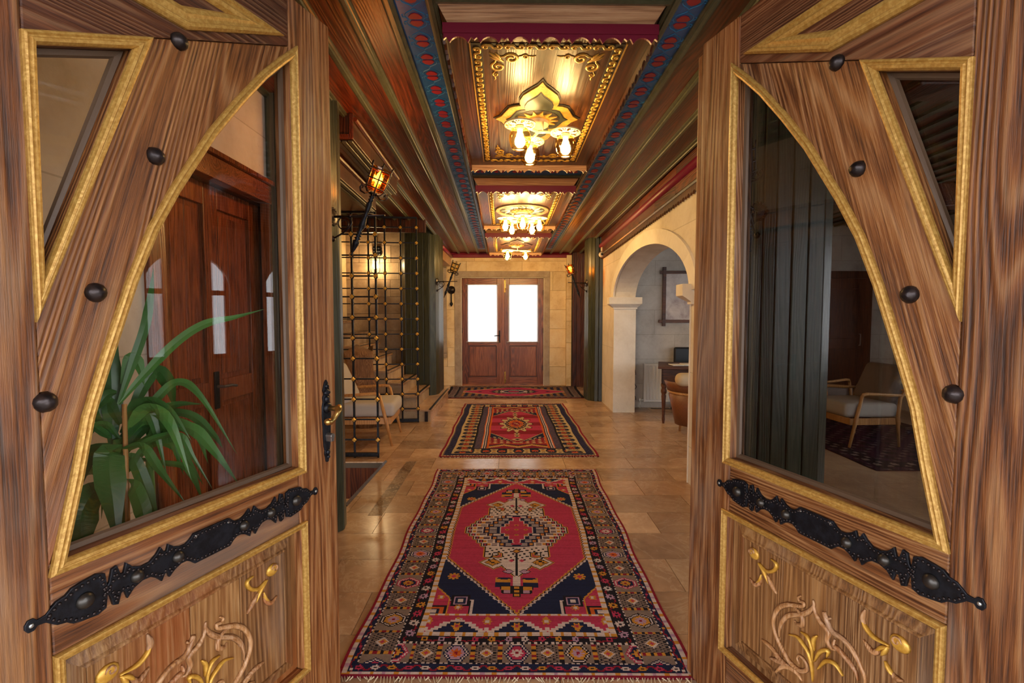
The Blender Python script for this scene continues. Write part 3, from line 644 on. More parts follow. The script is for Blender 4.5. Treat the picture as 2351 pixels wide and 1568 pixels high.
wf = MB(); wf.box(-4, -1.06, .5, .78, 0, 3.2); wf.box(1.08, 2.35, .5, .78, 0, 3.2); wf.box(2.35, 6.0, .5, .78, 0, .6); wf.box(2.35, 6.0, .5, .78, 2.4, 3.2); wf.box(3.75, 4.15, .5, .78, .6, 2.4); wf.box(5.6, 6.0, .5, .78, .6, 2.4); wf.box(-1.06, 1.08, .5, .78, 2.52, 3.2)
struct('ceiling', MB().box(-2.3, 2.3, -4.4, .5, 2.95, 3.1), 'cwood', 'wooden porch ceiling outside the entrance', 'ceiling')  # roof added out of view to cut the sky light on the leaves
struct('wall_front', wf, 'surround', 'stone entrance wall that carries the two open door leaves', 'wall')

# ------------------------------------------------------------------ green panelled columns
def column(label, plan, z0, z1, bw=.085):
    t = thing('panelled_column', label, 'column', (sum(p[0] for p in plan)/len(plan), sum(p[1] for p in plan)/len(plan), z0), group=None)
    for i in range(len(plan)-1):
        a, b = Vector(plan[i]), Vector(plan[i+1]); L = (b-a).length; n = max(1, round(L/bw)); d = (b-a)/n; nn = Vector((d.y, -d.x)).normalized()
        for j in range(n):
            p, q = a+d*j, a+d*(j+1); g = d.normalized()*.0025; o = .0 if j % 2 == 0 else .002
            m = MB(); m.prism([tuple(p+g+nn*o), tuple(q-g+nn*o), tuple(q-g-nn*.02), tuple(p+g-nn*.02)], z0, z1, XYZ); m.build('board', 'greenw', t, False, .006)
    c = Vector((t.location.x, t.location.y)); core = [tuple(Vector(p) + (c-Vector(p)).normalized()*.02) for p in plan]
    m = MB(); m.prism(core, z0, z1, XYZ); m.build('core', 'gline', t); return t
column('dark green plank-clad column carrying the lit torch by the floor opening', [(-1.62, 3.45), (-1.60, 3.20), (-1.52, 3.08), (-1.20, 3.05), (-1.125, 3.09), (-1.085, 3.15), (-1.10, 3.24), (-1.28, 3.62), (-1.62, 3.62)], 0, 2.80)
column('dark green plank-clad column on the stone step carrying the unlit torch', [(-1.72, 8.3), (-1.72, 7.75), (-1.62, 7.62), (-1.24, 7.58), (-1.16, 7.64), (-1.13, 7.76), (-1.13, 8.3)], .155, 2.82)
column('dark green plank-clad column between the far wall and the arch', [(1.27, 8.5), (1.245, 8.25), (1.27, 8.06), (1.36, 7.96), (1.49, 7.94), (1.58, 7.96), (1.60, 8.5)], 0, 2.72, .06)
column('wide dark green plank-clad column seen through the right door glass', [(1.36, 3.3), (1.33, 3.05), (1.40, 2.9), (1.52, 2.84), (1.80, 2.84), (1.885, 2.9), (1.90, 3.05), (1.90, 3.3)], 0, 2.80)

# ------------------------------------------------------------------ the two open entrance door leaves
DS = .945
CURVE = [(.163, 2.283), (.235, 2.213), (.311, 2.133), (.402, 2.020), (.491, 1.900), (.599, 1.725), (.660, 1.612), (.713, 1.483), (.748, 1.382), (.779, 1.292), (.802, 1.222), (.815, 1.180), (.840, 1.058), (.886, .862)]
JOINTS = (3, 5, 8, 11)
ARCHP = CURVE + [(.165, .862)]
TRI = [(.888, 1.952), (.632, 2.068), (.886, 1.386)]
LOWP = [(.165, .694), (.885, .694), (.885, .16), (.165, .16)]
TOPP = [(.217, 2.286), (.544, 2.132), (.86, 2.132), (.86, 2.286)]
PROF = [(0, 0), (0, .008), (.0025, .0125), (.0065, .014), (.0100, .0105), (.0122, .010), (.0155, .014), (.021, .012), (.025, .005), (.0262, -.0005)]
PROFL = [(a*.78, b*.9) for a, b in PROF]
PROFW = [(0, 0), (0, .008), (.006, .016), (.014, .017), (.018, .012), (.026, .013), (.034, .017), (.046, .014), (.054, .004), (.056, -.004)]
def mitres(path):
    n = len(path); area = sum(path[i][0]*path[(i+1) % n][1]-path[(i+1) % n][0]*path[i][1] for i in range(n)); sg = 1 if area > 0 else -1; out = []
    for i in range(n):
        p0, p, p1 = (np.array(path[(i+k) % n], float) for k in (-1, 0, 1)); a = (p-p0)/np.linalg.norm(p-p0); b = (p1-p)/np.linalg.norm(p1-p)
        na, nb = sg*np.array((-a[1], a[0])), sg*np.array((-b[1], b[0])); m = na+nb; m /= np.linalg.norm(m); out.append(m/max(.25, m.dot(na)))
    return out
def inset(path, d): return [tuple(np.array(p)+m*d) for p, m in zip(path, mitres(path))]
def sweep(name, path, marks, prof, base, P, mat, parent):
    ms = mitres(path); n = len(path); k = len(prof)
    for q in range(len(marks)):
        i, j = marks[q], marks[(q+1) % len(marks)]; idx = [i]
        while idx[-1] != j: idx.append((idx[-1]+1) % n)
        vs = [P(*(np.array(path[t])+ms[t]*o), base+h) for t in idx for o, h in prof]; m = MB()
        fs = [(a*k+b, a*k+b+1, (a+1)*k+b+1, (a+1)*k+b) for a in range(len(idx)-1) for b in range(k-1)]
        fs += [(a*k, (a+1)*k, (a+1)*k+k-1, a*k+k-1) for a in range(len(idx)-1)] + [tuple(range(k)), tuple(range(len(idx)*k-1, (len(idx)-1)*k-1, -1))]
        m.add(vs, fs); m.build(name, mat, parent, world=False)
HS = [(0, .041), (.056, .041), (.068, .030), (.080, .023), (.095, .023), (.112, .030), (.128, .043), (.133, .028), (.139, .028), (.148, .044), (.160, .030), (.176, .019), (.196, .018), (.216, .026), (.232, .043), (.238, .022), (.245, .022), (.252, .046), (.264, .042), (.270, .016), (.2745, .010), (.278, .040), (.296, .047), (.325, .043), (.345, .039), (.357, .029), (.374, .025), (.384, .017), (.394, .008), (.408, .006), (.414, .013), (.424, .013), (.430, .004)]
R_ = .03
CARVE_W = [
 [(.563, .552), (.565, .536), (.55, .51), (.524, .484), (.479, .454), (.455, .421), (.445, .388), (.446, .362)],
 [(.521, .541), (.51, .53), (.517, .522), (.531, .524), (.527, .512), (.498, .498), (.468, .482), (.442, .458), (.425, .425), (.42, .391), (.435, .355), (.458, .329), (.489, .307), (.525, .306), (.548, .326), (.543, .348), (.522, .352), (.514, .337), (.524, .326)],
 [(.493, .493), (.518, .486), (.528, .471), (.527, .453), (.51, .444), (.5, .451)],
 [(.374, .307), (.41, .306), (.454, .295)], [(.415, .3), (.448, .291), (.485, .291)], [(.411, .269), (.443, .279), (.485, .295)], [(.434, .236), (.464, .276), (.505, .292), (.535, .28)],
 [(.563, .552), (.569, .521), (.588, .499), (.614, .487), (.611, .46), (.625, .445), (.641, .449)],
 [(.621, .531), (.611, .525), (.6, .535), (.61, .512), (.627, .495), (.66, .493), (.692, .476), (.713, .448), (.725, .42), (.715, .38)],
 [(.636, .477), (.632, .458), (.649, .454), (.678, .442), (.698, .426), (.706, .407)],
 [(.389, .539), (.407, .516), (.43, .497)], [(.367, .527), (.359, .499), (.339, .479), (.314, .489)], [(.764, .538), (.743, .512), (.716, .529)], [(.72, .568), (.711, .586), (.718, .614)], [(.785, .495), (.801, .484), (.82, .49)]]
CARVE_G = [
 [(.482, .394), (.512, .405), (.536, .395), (.556, .378), (.567, .339), (.57, .305)], [(.525, .43), (.549, .428), (.563, .405), (.568, .366)],
 [(.58, .453), (.568, .432), (.573, .402)], [(.574, .37), (.591, .411), (.616, .431), (.613, .409)], [(.584, .352), (.61, .395), (.639, .407), (.664, .389)],
 [(.352, .562), (.378, .542), (.397, .514)], [(.354, .563), (.389, .552), (.417, .569), (.427, .594), (.404, .601)], [(.367, .53), (.36, .505), (.345, .488)],
 [(.783, .556), (.744, .554), (.72, .568), (.711, .586)], [(.783, .552), (.764, .538), (.75, .52)], [(.78, .552), (.765, .518)], [(.774, .51), (.785, .495), (.80, .486)]]
def door_leaf(name, label, p0, ang, sg, handle, glassmat):
    t = thing(name, label, 'door', (p0[0], p0[1], 0), ang, kind='structure')
    def P(u, z, w): return (u*DS, sg*w, 1.4-(1.4-z)*DS)
    def B(n, m, mat, par=None, sm=False, bv=0.0):
        return m.build(n, mat, par or t, sm, bv, world=False)
    def slab(n, poly, w0, w1, mat, bv=.004, par=None): m = MB(); m.prism(poly, w0, w1, P); return B(n, m, mat, par, False, bv)
    zt, zb = 2.43, -.066; W = .032; tri = inset(TRI, .0255)
    slab('stile', [(0, zb), (.1905, zb), (.1905, zt), (0, zt)], -W, W, 'door_v'); slab('stile', [(.884, zb), (1.075, zb), (1.075, zt), (.884, zt), (.884, 1.956), tri[0], tri[2], (.884, 1.385)], -W, W+.001, 'door_v')
    slab('top_rail', [(.191, 2.2694), (.632, 2.0688), tri[1], (tri[0][0]+.0005, tri[0][1]), (.883, 1.957), (.883, zt), (.191, zt)], -W, W-.0015, 'door_top')
    ci = inset(ARCHP, .0255)
    br = [(.1915, 2.2675), (.632, 2.067), tri[1], tri[2], (.883, 1.40), (.883, .88)] + list(reversed(ci[1:13]))
    slab('brace', br, -W+.004, W-.001, 'door_brL' if sg > 0 else 'door_brR', .003)
    slab('mid_rail', [(.191, .676), (.883, .676), (.883, .8875), (.191, .8875)], -W, W-.002, 'door_h'); slab('bottom_rail', [(.193, zb), (.883, zb), (.883, .18), (.193, .18)], -W, W-.002, 'door_h')
    if sg < 0: slab('astragal', [(-.034, zb), (-.001, zb), (-.001, zt-.03), (-.034, zt-.03)], -W-.01, W-.006, 'door_v', .006)
    # panes
    slab('pane', inset(ARCHP, .022), -.013, -.008, glassmat, 0); slab('pane', inset(TRI, .012), -.013, -.008, glassmat, 0)
    n = len(ARCHP)
    BP = [(.024, -.034), (.0265, -.027), (.037, -.029), (.041, -.036)]
    sweep('glazing_bead', ARCHP, [0, 13, 14], BP, W, P, 'bead', t); sweep('glazing_bead', TRI, [0, 1, 2], BP, W, P, 'bead', t)
    sweep('gold_moulding', ARCHP, [0, *JOINTS, 13, 14], PROF, W, P, 'gold', t); sweep('gold_moulding', TRI, [0, 1, 2], PROF, W, P, 'gold', t)
    sweep('gold_moulding', LOWP, [0, 1, 2, 3], PROFL, W, P, 'gold', t); sweep('gold_moulding', TOPP, [0, 1, 2, 3], PROFW, W, P, 'gold', t)
    slab('top_panel', inset(TOPP, .045), W-.01, W+.003, 'door_top', 0)
    # lower panel of three boards with a raised field
    pan = slab('lower_panel', [(.191, .181), (.883, .181), (.883, .675), (.191, .675)], -.02, .006, 'door_pan', 0)
    for a, b in ((.2522, .42), (.42, .575), (.575, .8178)): slab('panel_board', [(a+.0006, .2422), (b-.0006, .2422), (b-.0006, .6178), (a+.0006, .6178)], .004, .0165, 'door_pan', .002, pan)
    fr = [(.21, .66), (.86, .66), (.86, .2), (.21, .2)]
    sweep('panel_bevel', fr, [0, 1, 2, 3], [(0, 0), (.004, .004), (.03, .0095), (.034, .0135), (.040, .0135), (.0415, .009), (.0415, -.002)], .006, P, 'door_pan', pan)
    PC = lambda a, b, h: P(a-R_, b, .0165+h)
    for c in CARVE_W: m = MB(); m.stroke(c, .0085, .009, PC, .35, .25, 5); B('carving', m, 'carve', pan, True)
    for c in CARVE_G: m = MB(); m.stroke(c, .0065, .0105, PC, .35, .3, 5); B('gilt_carving', m, 'goldleaf', pan, True)
    for (a, b, rr) in ((.329, .583, .024), (.807, .577, .026)):
        m = MB(); m.dome(a, b, rr, .009, PC, 14, 3, rr*.85); B('gilt_carving', m, 'goldleaf', pan, True)
        m = MB(); m.stroke(spiral(a-.004, b+.005, .013, 1.2, 0, 1, 10), .003, .013, PC, .6, .6, 2); B('carving', m, 'carve', pan, True)
    # strap plate
    sc_, zc = (.5185 if sg > 0 else .5455), .781
    up = [(sc_+s_*.955, zc+h) for s_, h in HS]; full = [(2*sc_-a, b) for a, b in reversed(up[1:])] + up; outl = full + [(a, 2*zc-b) for a, b in reversed(full)]
    st = slab('strap_plate', outl, W-.003, W+.005, 'iron', .0012)
    for q in (-.307, -.2, -.1, .1, .2, .307):
        m = MB(); m.dome(sc_+q, zc, .0185 if abs(q) > .3 else .0155, .015, lambda a, b, h: P(a, b, W+.004+h), 16, 5); B('boss', m, 'boss', st, True)
    rv = MB(); ii = inset(outl, .0075); acc = 0
    for i in range(len(ii)):
        a, b = np.array(ii[i]), np.array(ii[(i+1) % len(ii)]); L = np.linalg.norm(b-a); d = -acc+.0
        s_ = .0115-acc
        while s_ <= L:
            c = a+(b-a)*s_/L
            if abs(c[0]-sc_) < .38: rv.dome(c[0], c[1], .0042, .0042, lambda a, b, h: P(a, b, W+.0045+h), 7, 2)
            s_ += .0115
        acc = L-(s_-.0115)
    tag(B('rivets', rv, 'stud', st, True), kind='stuff')
    for q in (-.400, .400, -.050, .050):
        m = MB(); m.dome(sc_+q, zc if abs(q) > .3 else zc+.031, .005, .002, lambda a, b, h: P(a, b, W+.005+h), 10, 2); B('screw', m, 'screw', st, True)
    for (a, b) in ((.563, 2.094), (.634, 1.787), (.776, 1.450), (.876, 1.224)):
        m = MB(); rr = random.Random(int(a*999)); m.dome(a, b, .0215, .02, lambda a, b, h: P(a, b, W-.001+h), 14, 5)
        m.v = [tuple(np.array(v)+np.array([rr.uniform(-1, 1) for _ in range(3)])*.0009) for v in m.v]; B('stud', m, 'stud', None, True)
    if handle:
        ol = [(0, .150), (.007, .142), (.012, .128), (.017, .112), (.011, .098), (.018, .088), (.016, .072), (.021, .055), (.022, .02), (.019, -.02), (.018, -.06), (.016, -.09), (.012, -.105), (.014, -.118), (.009, -.132), (.006, -.148), (.002, -.150)]
        o2 = [(.055+a, 1.018+b) for a, b in ol] + [(.055-a, 1.018+b) for a, b in reversed(ol)]
        hp = slab('handle_plate', o2, W-.002, W+.006, 'iron', .002)
        for (a, b, r1) in ((.055, 1.145, .010), (.055, 1.122, .014), (.047, 1.122, .008), (.063, 1.122, .008), (.055, 1.098, .013), (.055, .905, .010), (.055, .888, .008)):
            m = MB(); m.dome(a, b, r1, .009, lambda a, b, h: P(a, b, W+.005+h), 10, 3); B('cast_ornament', m, 'iron', hp, True)
        m = MB(); m.tube([P(.055, 1.066, W), P(.055, 1.066, W+.012), P(.055, 1.066, W+.018)], [.019, .018, .012], 16); B('collar', m, 'iron', hp, True)
        pts = [(.055, 1.066, W+.01), (.055, 1.066, W+.04), (.056, 1.069, W+.055), (.064, 1.064, W+.062), (.074, 1.050, W+.06), (.085, 1.036, W+.056), (.098, 1.028, W+.054), (.112, 1.030, W+.054), (.122, 1.034, W+.054)]
        m = MB(); m.tube([P(*q) for q in pts], [.009, .009, .013, .0105, .009, .0095, .011, .012, .007], 12); B('lever', m, 'brass', hp, True)
        m = MB(); m.tube([P(.055, .965, W), P(.055, .965, W+.03)], .010, 14); m.prism([(.046, .965), (.064, .965), (.062, .945), (.048, .945)], W, W+.028, P); B('lock_cylinder', m, 'steel', hp, False, .002)
    return t
aL = math.atan(406/1130); aR = math.atan(350/1130)
dL = (-math.sin(aL), -math.cos(aL)); dR = (math.sin(aR), -math.cos(aR))
door_leaf('door_1', 'open wooden door leaf with gold mouldings and a curved lever handle', (-.6149-.032*math.cos(aL), 1.72+.032*math.sin(aL)), math.atan2(dL[1], dL[0]), 1, True, 'dglass')
pR = (.684+dR[0]*.03*DS+.032*math.cos(aR), 1.849+dR[1]*.03*DS+.032*math.sin(aR))
door_leaf('door_2', 'open wooden door leaf with gold mouldings and no handle, beside the wide green column', pR, math.atan2(dR[1], dR[0]), -1, False, 'dglassR')

# ------------------------------------------------------------------ far double door and its curtains
def far_leaf(name, label, x0, x1, hinge):
    t = thing(name, label, 'door', ((x0+x1)/2, 9.82, 0), kind='structure')
    B = lambda n, m, mat, bv=.004, sm=False, par=None: m.build(n, mat, par or t, sm, bv)
    ya, yb = 9.80, 9.845
    for a, b in ((x0+.004, x0+.125), (x1-.125, x1-.004)): B('stile', MB().box(a, b, ya, yb, .02, 2.13), 'fdoor')
    for a, b in ((.02, .165), (.80, .875), (2.01, 2.13)): B('rail', MB().box(x0+.125, x1-.125, ya+.001, yb, a, b), 'fdoorh')
    p = B('panel', MB().box(x0+.125, x1-.125, ya+.02, yb-.01, .165, .80), 'fdoor'); B('raised_field', MB().box(x0+.15, x1-.15, ya+.008, ya+.02, .19, .775), 'fdoor', .006, False, p)
    for a, b, c, d in ((x0+.125, x0+.14, .165, .80), (x1-.14, x1-.125, .165, .80), (x0+.14, x1-.14, .785, .80), (x0+.14, x1-.14, .165, .18)): B('bead', MB().box(a, b, ya+.004, ya+.014, c, d), 'dwood', 0)
    B('pane', MB().box(x0+.125, x1-.125, ya+.025, ya+.03, .875, 2.01), 'clear', 0)
    if hinge == 'L':
        h = B('handle_plate', MB().box(x1-.085, x1-.055, ya-.008, ya, .86, 1.10), 'iron'); B('lever', MB().tube([(x1-.07, ya, 1.0), (x1-.07, ya-.05, 1.0), (x1-.11, ya-.055, 1.0), (x1-.17, ya-.05, .99)], .009, 8), 'iron', 0, True, h)
    else:
        for z0, z1 in ((1.85, 2.1), (.05, .28)):
            h = B('bolt_plate', MB().box(x0+.02, x0+.05, ya-.008, ya, z0, z1), 'brass'); B('bolt_knob', MB().tube([(x0+.035, ya-.012, z0), (x0+.035, ya-.012, z1)], .007, 8).tube([(x0+.035, ya-.01, (z0*.7+z1*.3)), (x0+.07, ya-.02, (z0*.7+z1*.3))], .006, 6), 'brass', 0, True, h)
    for z in (.35, 1.1, 1.85):
        xh = x0+.004 if hinge == 'L' else x1-.004
        B('hinge', MB().tube([(xh, ya-.004, z-.05), (xh, ya-.004, z+.05)], .009, 8), 'stud', 0)
    return t
far_leaf('door_3', 'left leaf of the far wooden double door, with dark lever handle', -.965, -.148, 'L')
far_leaf('door_4', 'right leaf of the far wooden double door, with brass bolts', -.144, .655, 'R')
MB().box(-1.0, -.955, 9.846, 9.92, 0, 2.16).box(.645, .69, 9.846, 9.92, 0, 2.16).box(-1.0, .69, 9.846, 9.92, 2.12, 2.16).build('door_frame', 'fdoor', bpy.data.objects['trim_1'])
MB().box(-.97, .66, 9.79, 9.9, -.012, .028).build('threshold', 'fdoorh', bpy.data.objects['trim_1'], False, .004)
MB_ = MB().box(-.17, -.125, 9.785, 9.80, .02, 2.13); MB_.build('astragal', 'fdoor', bpy.data.objects['door_4'], False, .005)
for nm, x0, x1 in (('left', -.852, -.255), ('right', -.045, .548)):
    t = thing('curtain', 'sheer white curtain on the %s' % ('leaf with the lever handle' if nm == 'left' else 'leaf with the brass bolts'), 'curtain', ((x0+x1)/2, 9.79, 1.4), group='sheer curtains on the far door')
    n = 120; vs = []; zs = [.87, .89, .92, 1.45, 1.96, 1.99, 2.012]
    for z in zs:
        k = .004 if .9 < z < 1.98 else .002
        for i in range(n+1):
            x = x0+(x1-x0)*i/n; vs.append((x, 9.784+k*math.sin(i*1.9+math.sin(i*.37)*2)+.001*math.sin(z*9+i), z))
    fs = [(r*(n+1)+i, r*(n+1)+i+1, (r+1)*(n+1)+i+1, (r+1)*(n+1)+i) for r in range(len(zs)-1) for i in range(n)]
    MB().add(vs, fs).build('cloth', 'curtain', t, True)
    for z in (.872, 2.008): MB().tube([(x0-.03, 9.781, z), (x1+.03, 9.781, z)], .006, 8).build('rod', 'whitepl', t, True)

# ------------------------------------------------------------------ ceiling lamps
def globe_meshes():
    g = MB(); g.lathe([(.030, 0), (.052, -.012), (.066, -.045), (.067, -.075), (.058, -.110), (.045, -.128), (.043, -.127), (.056, -.109), (.064, -.075), (.063, -.046), (.050, -.015), (.030, -.003)], 24, caps=False)
    a = g.mesh('globe', True); a.materials.append(M['amber'])
    b = MB(); b.lathe([(.001, -.118), (.018, -.114), (.030, -.100), (.033, -.082), (.028, -.062), (.018, -.045), (.015, -.036), (.001, -.036)], 16); b = b.mesh('bulb', True); b.materials.append(M['bulb'])
    k = MB(); k.lathe([(.001, .004), (.018, .004), (.026, -.002), (.026, -.014), (.019, -.018), (.017, -.036), (.001, -.036)], 16); k = k.mesh('socket', True); k.materials.append(M['lampm'])
    p = MB(); n = 30
    p.lathe([(.088, 0), (.097, 0), (.097, .009), (.088, .009), (.088, 0)], 36, caps=False); p.lathe([(.024, 0), (.036, 0), (.036, .008), (.024, .008), (.024, 0)], 24, caps=False)
    for i in range(7):
        a0 = i*2*PI/7
        for sgn in (1, -1):
            pts = [(.034, 0), (.046, sgn*.012), (.060, sgn*.008), (.070, sgn*.020), (.082, sgn*.014), (.090, sgn*.024)]
            p.stroke([(x*math.cos(a0)-y*math.sin(a0), x*math.sin(a0)+y*math.cos(a0)) for x, y in pts], .0042, .006, lambda a_, b_, h: (a_, b_, .006-h), 1, .8, 3)
        p.stroke([(.036*math.cos(a0), .036*math.sin(a0)), (.06*math.cos(a0), .06*math.sin(a0)), (.09*math.cos(a0), .09*math.sin(a0))], .003, .005, lambda a_, b_, h: (a_, b_, .006-h), 1, 1, 2)
    p = p.mesh('rosette_plate', True); p.materials.append(M['lampm'])
    return a, b, k, p
GLB, BLB, SOC, PLT = globe_meshes()
WARM = (1.0, .70, .38)
def ceiling_lamp(label, hub, zc, ycan, angs, R, watts, zplate):
    t = thing('ceiling_lamp', label, 'ceiling lamp', (hub[0], hub[1], zplate))
    L = lambda n, m, mat, sm=True: m.build(n, mat, t, sm, 0, world=False)
    h = zc-zplate; dy = ycan-hub[1]
    L('canopy', MB().lathe([(.001, h-.045), (.068, h-.045), (.074, h-.04), (.074, h), (.001, h)], 28, Matrix.Translation((0, dy, 0))), 'lampm', False)
    nst = 1 if len(angs) == 3 else 3
    for q in range(nst):
        xo = .0 if nst == 1 else (-.04+.04*q); L('stem', MB().tube([(xo+.03, dy, h-.045), (xo+.03, dy*.5, .03) if nst > 1 else (.03, 0.0, h-.05), (xo*.2+.0, 0, 0) if nst > 1 else (.03, 0, 0)], .006, 8), 'lampm')
    for a in angs:
        c, s = math.cos(a), math.sin(a); x, y = R*c, R*s
        L('arm', MB().tube([(0, 0, 0), (x*.5, y*.5, 0), (x, y, 0)], .0095, 8), 'lampm')
        inst(PLT, 'rosette_plate', t, (x, y, -.008)); g = inst(GLB, 'globe', t, (x, y, -.022)); b = inst(BLB, 'bulb', g, (0, 0, 0)); inst(SOC, 'socket', t, (x, y, -.012))
        lamp('bulb_light', (x, y, -.10), watts, WARM, .03, t)
    return t
zcl = lambda y: 2.815-.0203*y-.076
ceiling_lamp('three-globe cream lamp under the green and gold medallion', (.175, 3.19), zcl(3.25), 3.27, [0, math.radians(228), math.radians(105)], .175, 6.5, 2.562)
ceiling_lamp('five-globe cream lamp under the round flower medallion', (.137, 5.77), zcl(5.78), 5.78, [math.radians(a) for a in (-90, -18, 54, 126, 198)], .205, 9.5, zcl(5.78)-.105)
ceiling_lamp('three-globe cream lamp near the far double door', (.088, 8.22), zcl(8.22), 8.23, [math.radians(a) for a in (10, 150, 215)], .165, 12.5, zcl(8.22)-.10)

# ------------------------------------------------------------------ iron torches
def torch(label, loc, ang, lit, group=None):
    t = thing('wall_torch', label, 'wall torch', loc, ang, group)
    L = lambda n, m, mat, sm=True, par=None: m.build(n, mat, par or t, sm, 0, world=False)
    RX = Matrix.Rotation(PI/2, 4, 'Y')
    m = MB(); m.lathe([(.001, .012), (.022, .012), (.03, .006), (.042, .008), (.048, .003), (.05, 0), (.001, 0)], 20, RX)
    for i in range(16): a = i*PI/8; m.lathe([(.001, 0), (.009, .003), (.006, .008), (.001, .009)], 6, RX @ Matrix.Translation((.05*math.cos(a), .05*math.sin(a), 0)))
    L('rosette', m, 'stud'); L('lower_boss', MB().lathe([(.001, .012), (.012, .01), (.02, 0), (.001, 0)], 12, RX @ Matrix.Translation((.135, 0, 0))), 'stud')
    L('arm', MB().tube([(0, 0, 0), (.12, 0, 0), (.34, 0, 0)], [.008, .007, .006], 8).lathe([(.001, -.013), (.012, -.006), (.012, .006), (.001, .013)], 8, Matrix.Translation((.115, 0, 0))), 'stud')
    sp = [(.0, -.135)] + [(.04, -.115), (.09, -.085), (.125, -.045)] + [(.125-.05+.05*math.cos(a)*(1-a/14), -.045+.052*math.sin(a)*(1-a/14)) for a in [i*.5 for i in range(1, 19)]]
    c = catmull(sp, 2); L('scroll', MB().tube([(a, 0, b) for a, b in c], [.0055*(1-.5*i/len(c)) for i in range(len(c))], 7), 'stud')
    d = Vector((.40, 0, 1)).normalized(); T = Matrix.Translation((.215, 0, 0)) @ Vector((0, 0, 1)).rotation_difference(d).to_matrix().to_4x4()
    prof = [(.001, -.262), (.008, -.26), (.007, -.25), (.004, -.243), (.012, -.215), (.019, -.185), (.021, -.165), (.010, -.157), (.021, -.147), (.010, -.138), (.021, -.129), (.010, -.120), (.020, -.11), (.010, -.10), (.021, -.07), (.017, -.035), (.012, -.012), (.014, 0), (.011, .012), (.014, .03), (.019, .07), (.011, .092), (.018, .101), (.010, .109), (.018, .118), (.010, .127), (.020, .138), (.022, .15), (.001, .152)]
    L('shaft', MB().lathe(prof, 12, T), 'iron')
    cage = MB(); N = 6
    for i in range(N):
        a = i*2*PI/N; ca, sa = math.cos(a), math.sin(a)
        cage.tube([T @ Vector((r*ca, r*sa, z)) for r, z in ((.015, .135), (.045, .145), (.060, .165), (.064, .23), (.066, .295), (.072, .325))], .0042, 6)
        cage.tube([T @ Vector((r*ca, r*sa, z)) for r, z in ((.02, .15), (.055, .125), (.085, .13), (.097, .15), (.09, .168), (.078, .16), (.08, .15))], .0038, 6)
    for z in (.175, .225, .285): cage.tube([T @ Vector((.064*math.cos(2*PI*i/18), .064*math.sin(2*PI*i/18), z)) for i in range(19)], .0042, 6)
    L('cage', cage, 'stud')
    L('glass_shade', MB().lathe([(.03, .155), (.055, .17), (.059, .23), (.060, .30), (.057, .30), (.056, .23), (.052, .172), (.03, .158)], 12, T, False), 'amber2' if lit else 'amber', False)
    L('candle', MB().lathe([(.001, .15), (.013, .15), (.013, .205), (.001, .206)], 10, T), 'lampm')
    L('bulb', MB().lathe([(.001, .205), (.014, .21), (.02, .235), (.014, .265), (.004, .285), (.001, .286)], 12, T), 'bulb2' if lit else 'coldbulb')
    if lit: lamp('torch_light', T @ Vector((0, 0, .245)), 6, (1, .52, .18), .02, t)
    return t
torch('lit iron wall torch on the green column by the floor opening', (-1.105, 3.10, 2.012), math.atan2(-.15, .98), True)
torch('unlit iron wall torch on the green column above the stone step', (-1.14, 7.68, 1.92), math.atan2(-.3, .95), False)
torch('lit iron wall torch on the green column between far wall and arch', (1.25, 8.12, 1.93), math.atan2(-.35, -.94), True)
torch('unlit iron wall torch on the wide green column behind the right door glass', (1.43, 2.885, 2.0), math.atan2(-.75, -.65), False)
# wall lantern beyond the grille
t = thing('wall_lantern', 'lit black iron wall lantern on the brown stone wall', 'wall lantern', (-2.22, 8.29, 2.3))
L = lambda n, m, mat, sm=True: m.build(n, mat, t, sm)
m = MB()
for q in range(9): m.dome(-2.26+(q % 3)*.04+random.uniform(-.01, .01), 2.42+(q//3)*.05, .035, .05, lambda a, b, h: (a, 8.29-h, b), 8, 3)
L('backplate', m, 'iron'); L('bracket', MB().tube([(-2.22, 8.29, 2.50), (-2.22, 8.2, 2.52), (-2.22, 8.15, 2.45), (-2.22, 8.15, 2.36)], .01, 6), 'iron')
L('frame', MB().tube([(-2.29, 8.15, 2.36), (-2.29, 8.15, 2.12), (-2.25, 8.15, 2.08), (-2.19, 8.15, 2.08), (-2.15, 8.15, 2.12), (-2.15, 8.15, 2.36), (-2.22, 8.15, 2.38), (-2.29, 8.15, 2.36)], .006, 6), 'iron')
L('base', MB().lathe([(.001, 2.02), (.012, 2.03), (.03, 2.07), (.05, 2.09), (.02, 2.1), (.02, 2.15), (.001, 2.15)], 12, Matrix.Translation((-2.22, 8.15, 0))), 'iron')
L('bulb', MB().lathe([(.001, 2.15), (.025, 2.17), (.038, 2.23), (.025, 2.29), (.001, 2.32)], 14, Matrix.Translation((-2.22, 8.15, 0))), 'bulb')
lamp('lantern_light', (0, -.19, -.06), 9, WARM, .03, t)

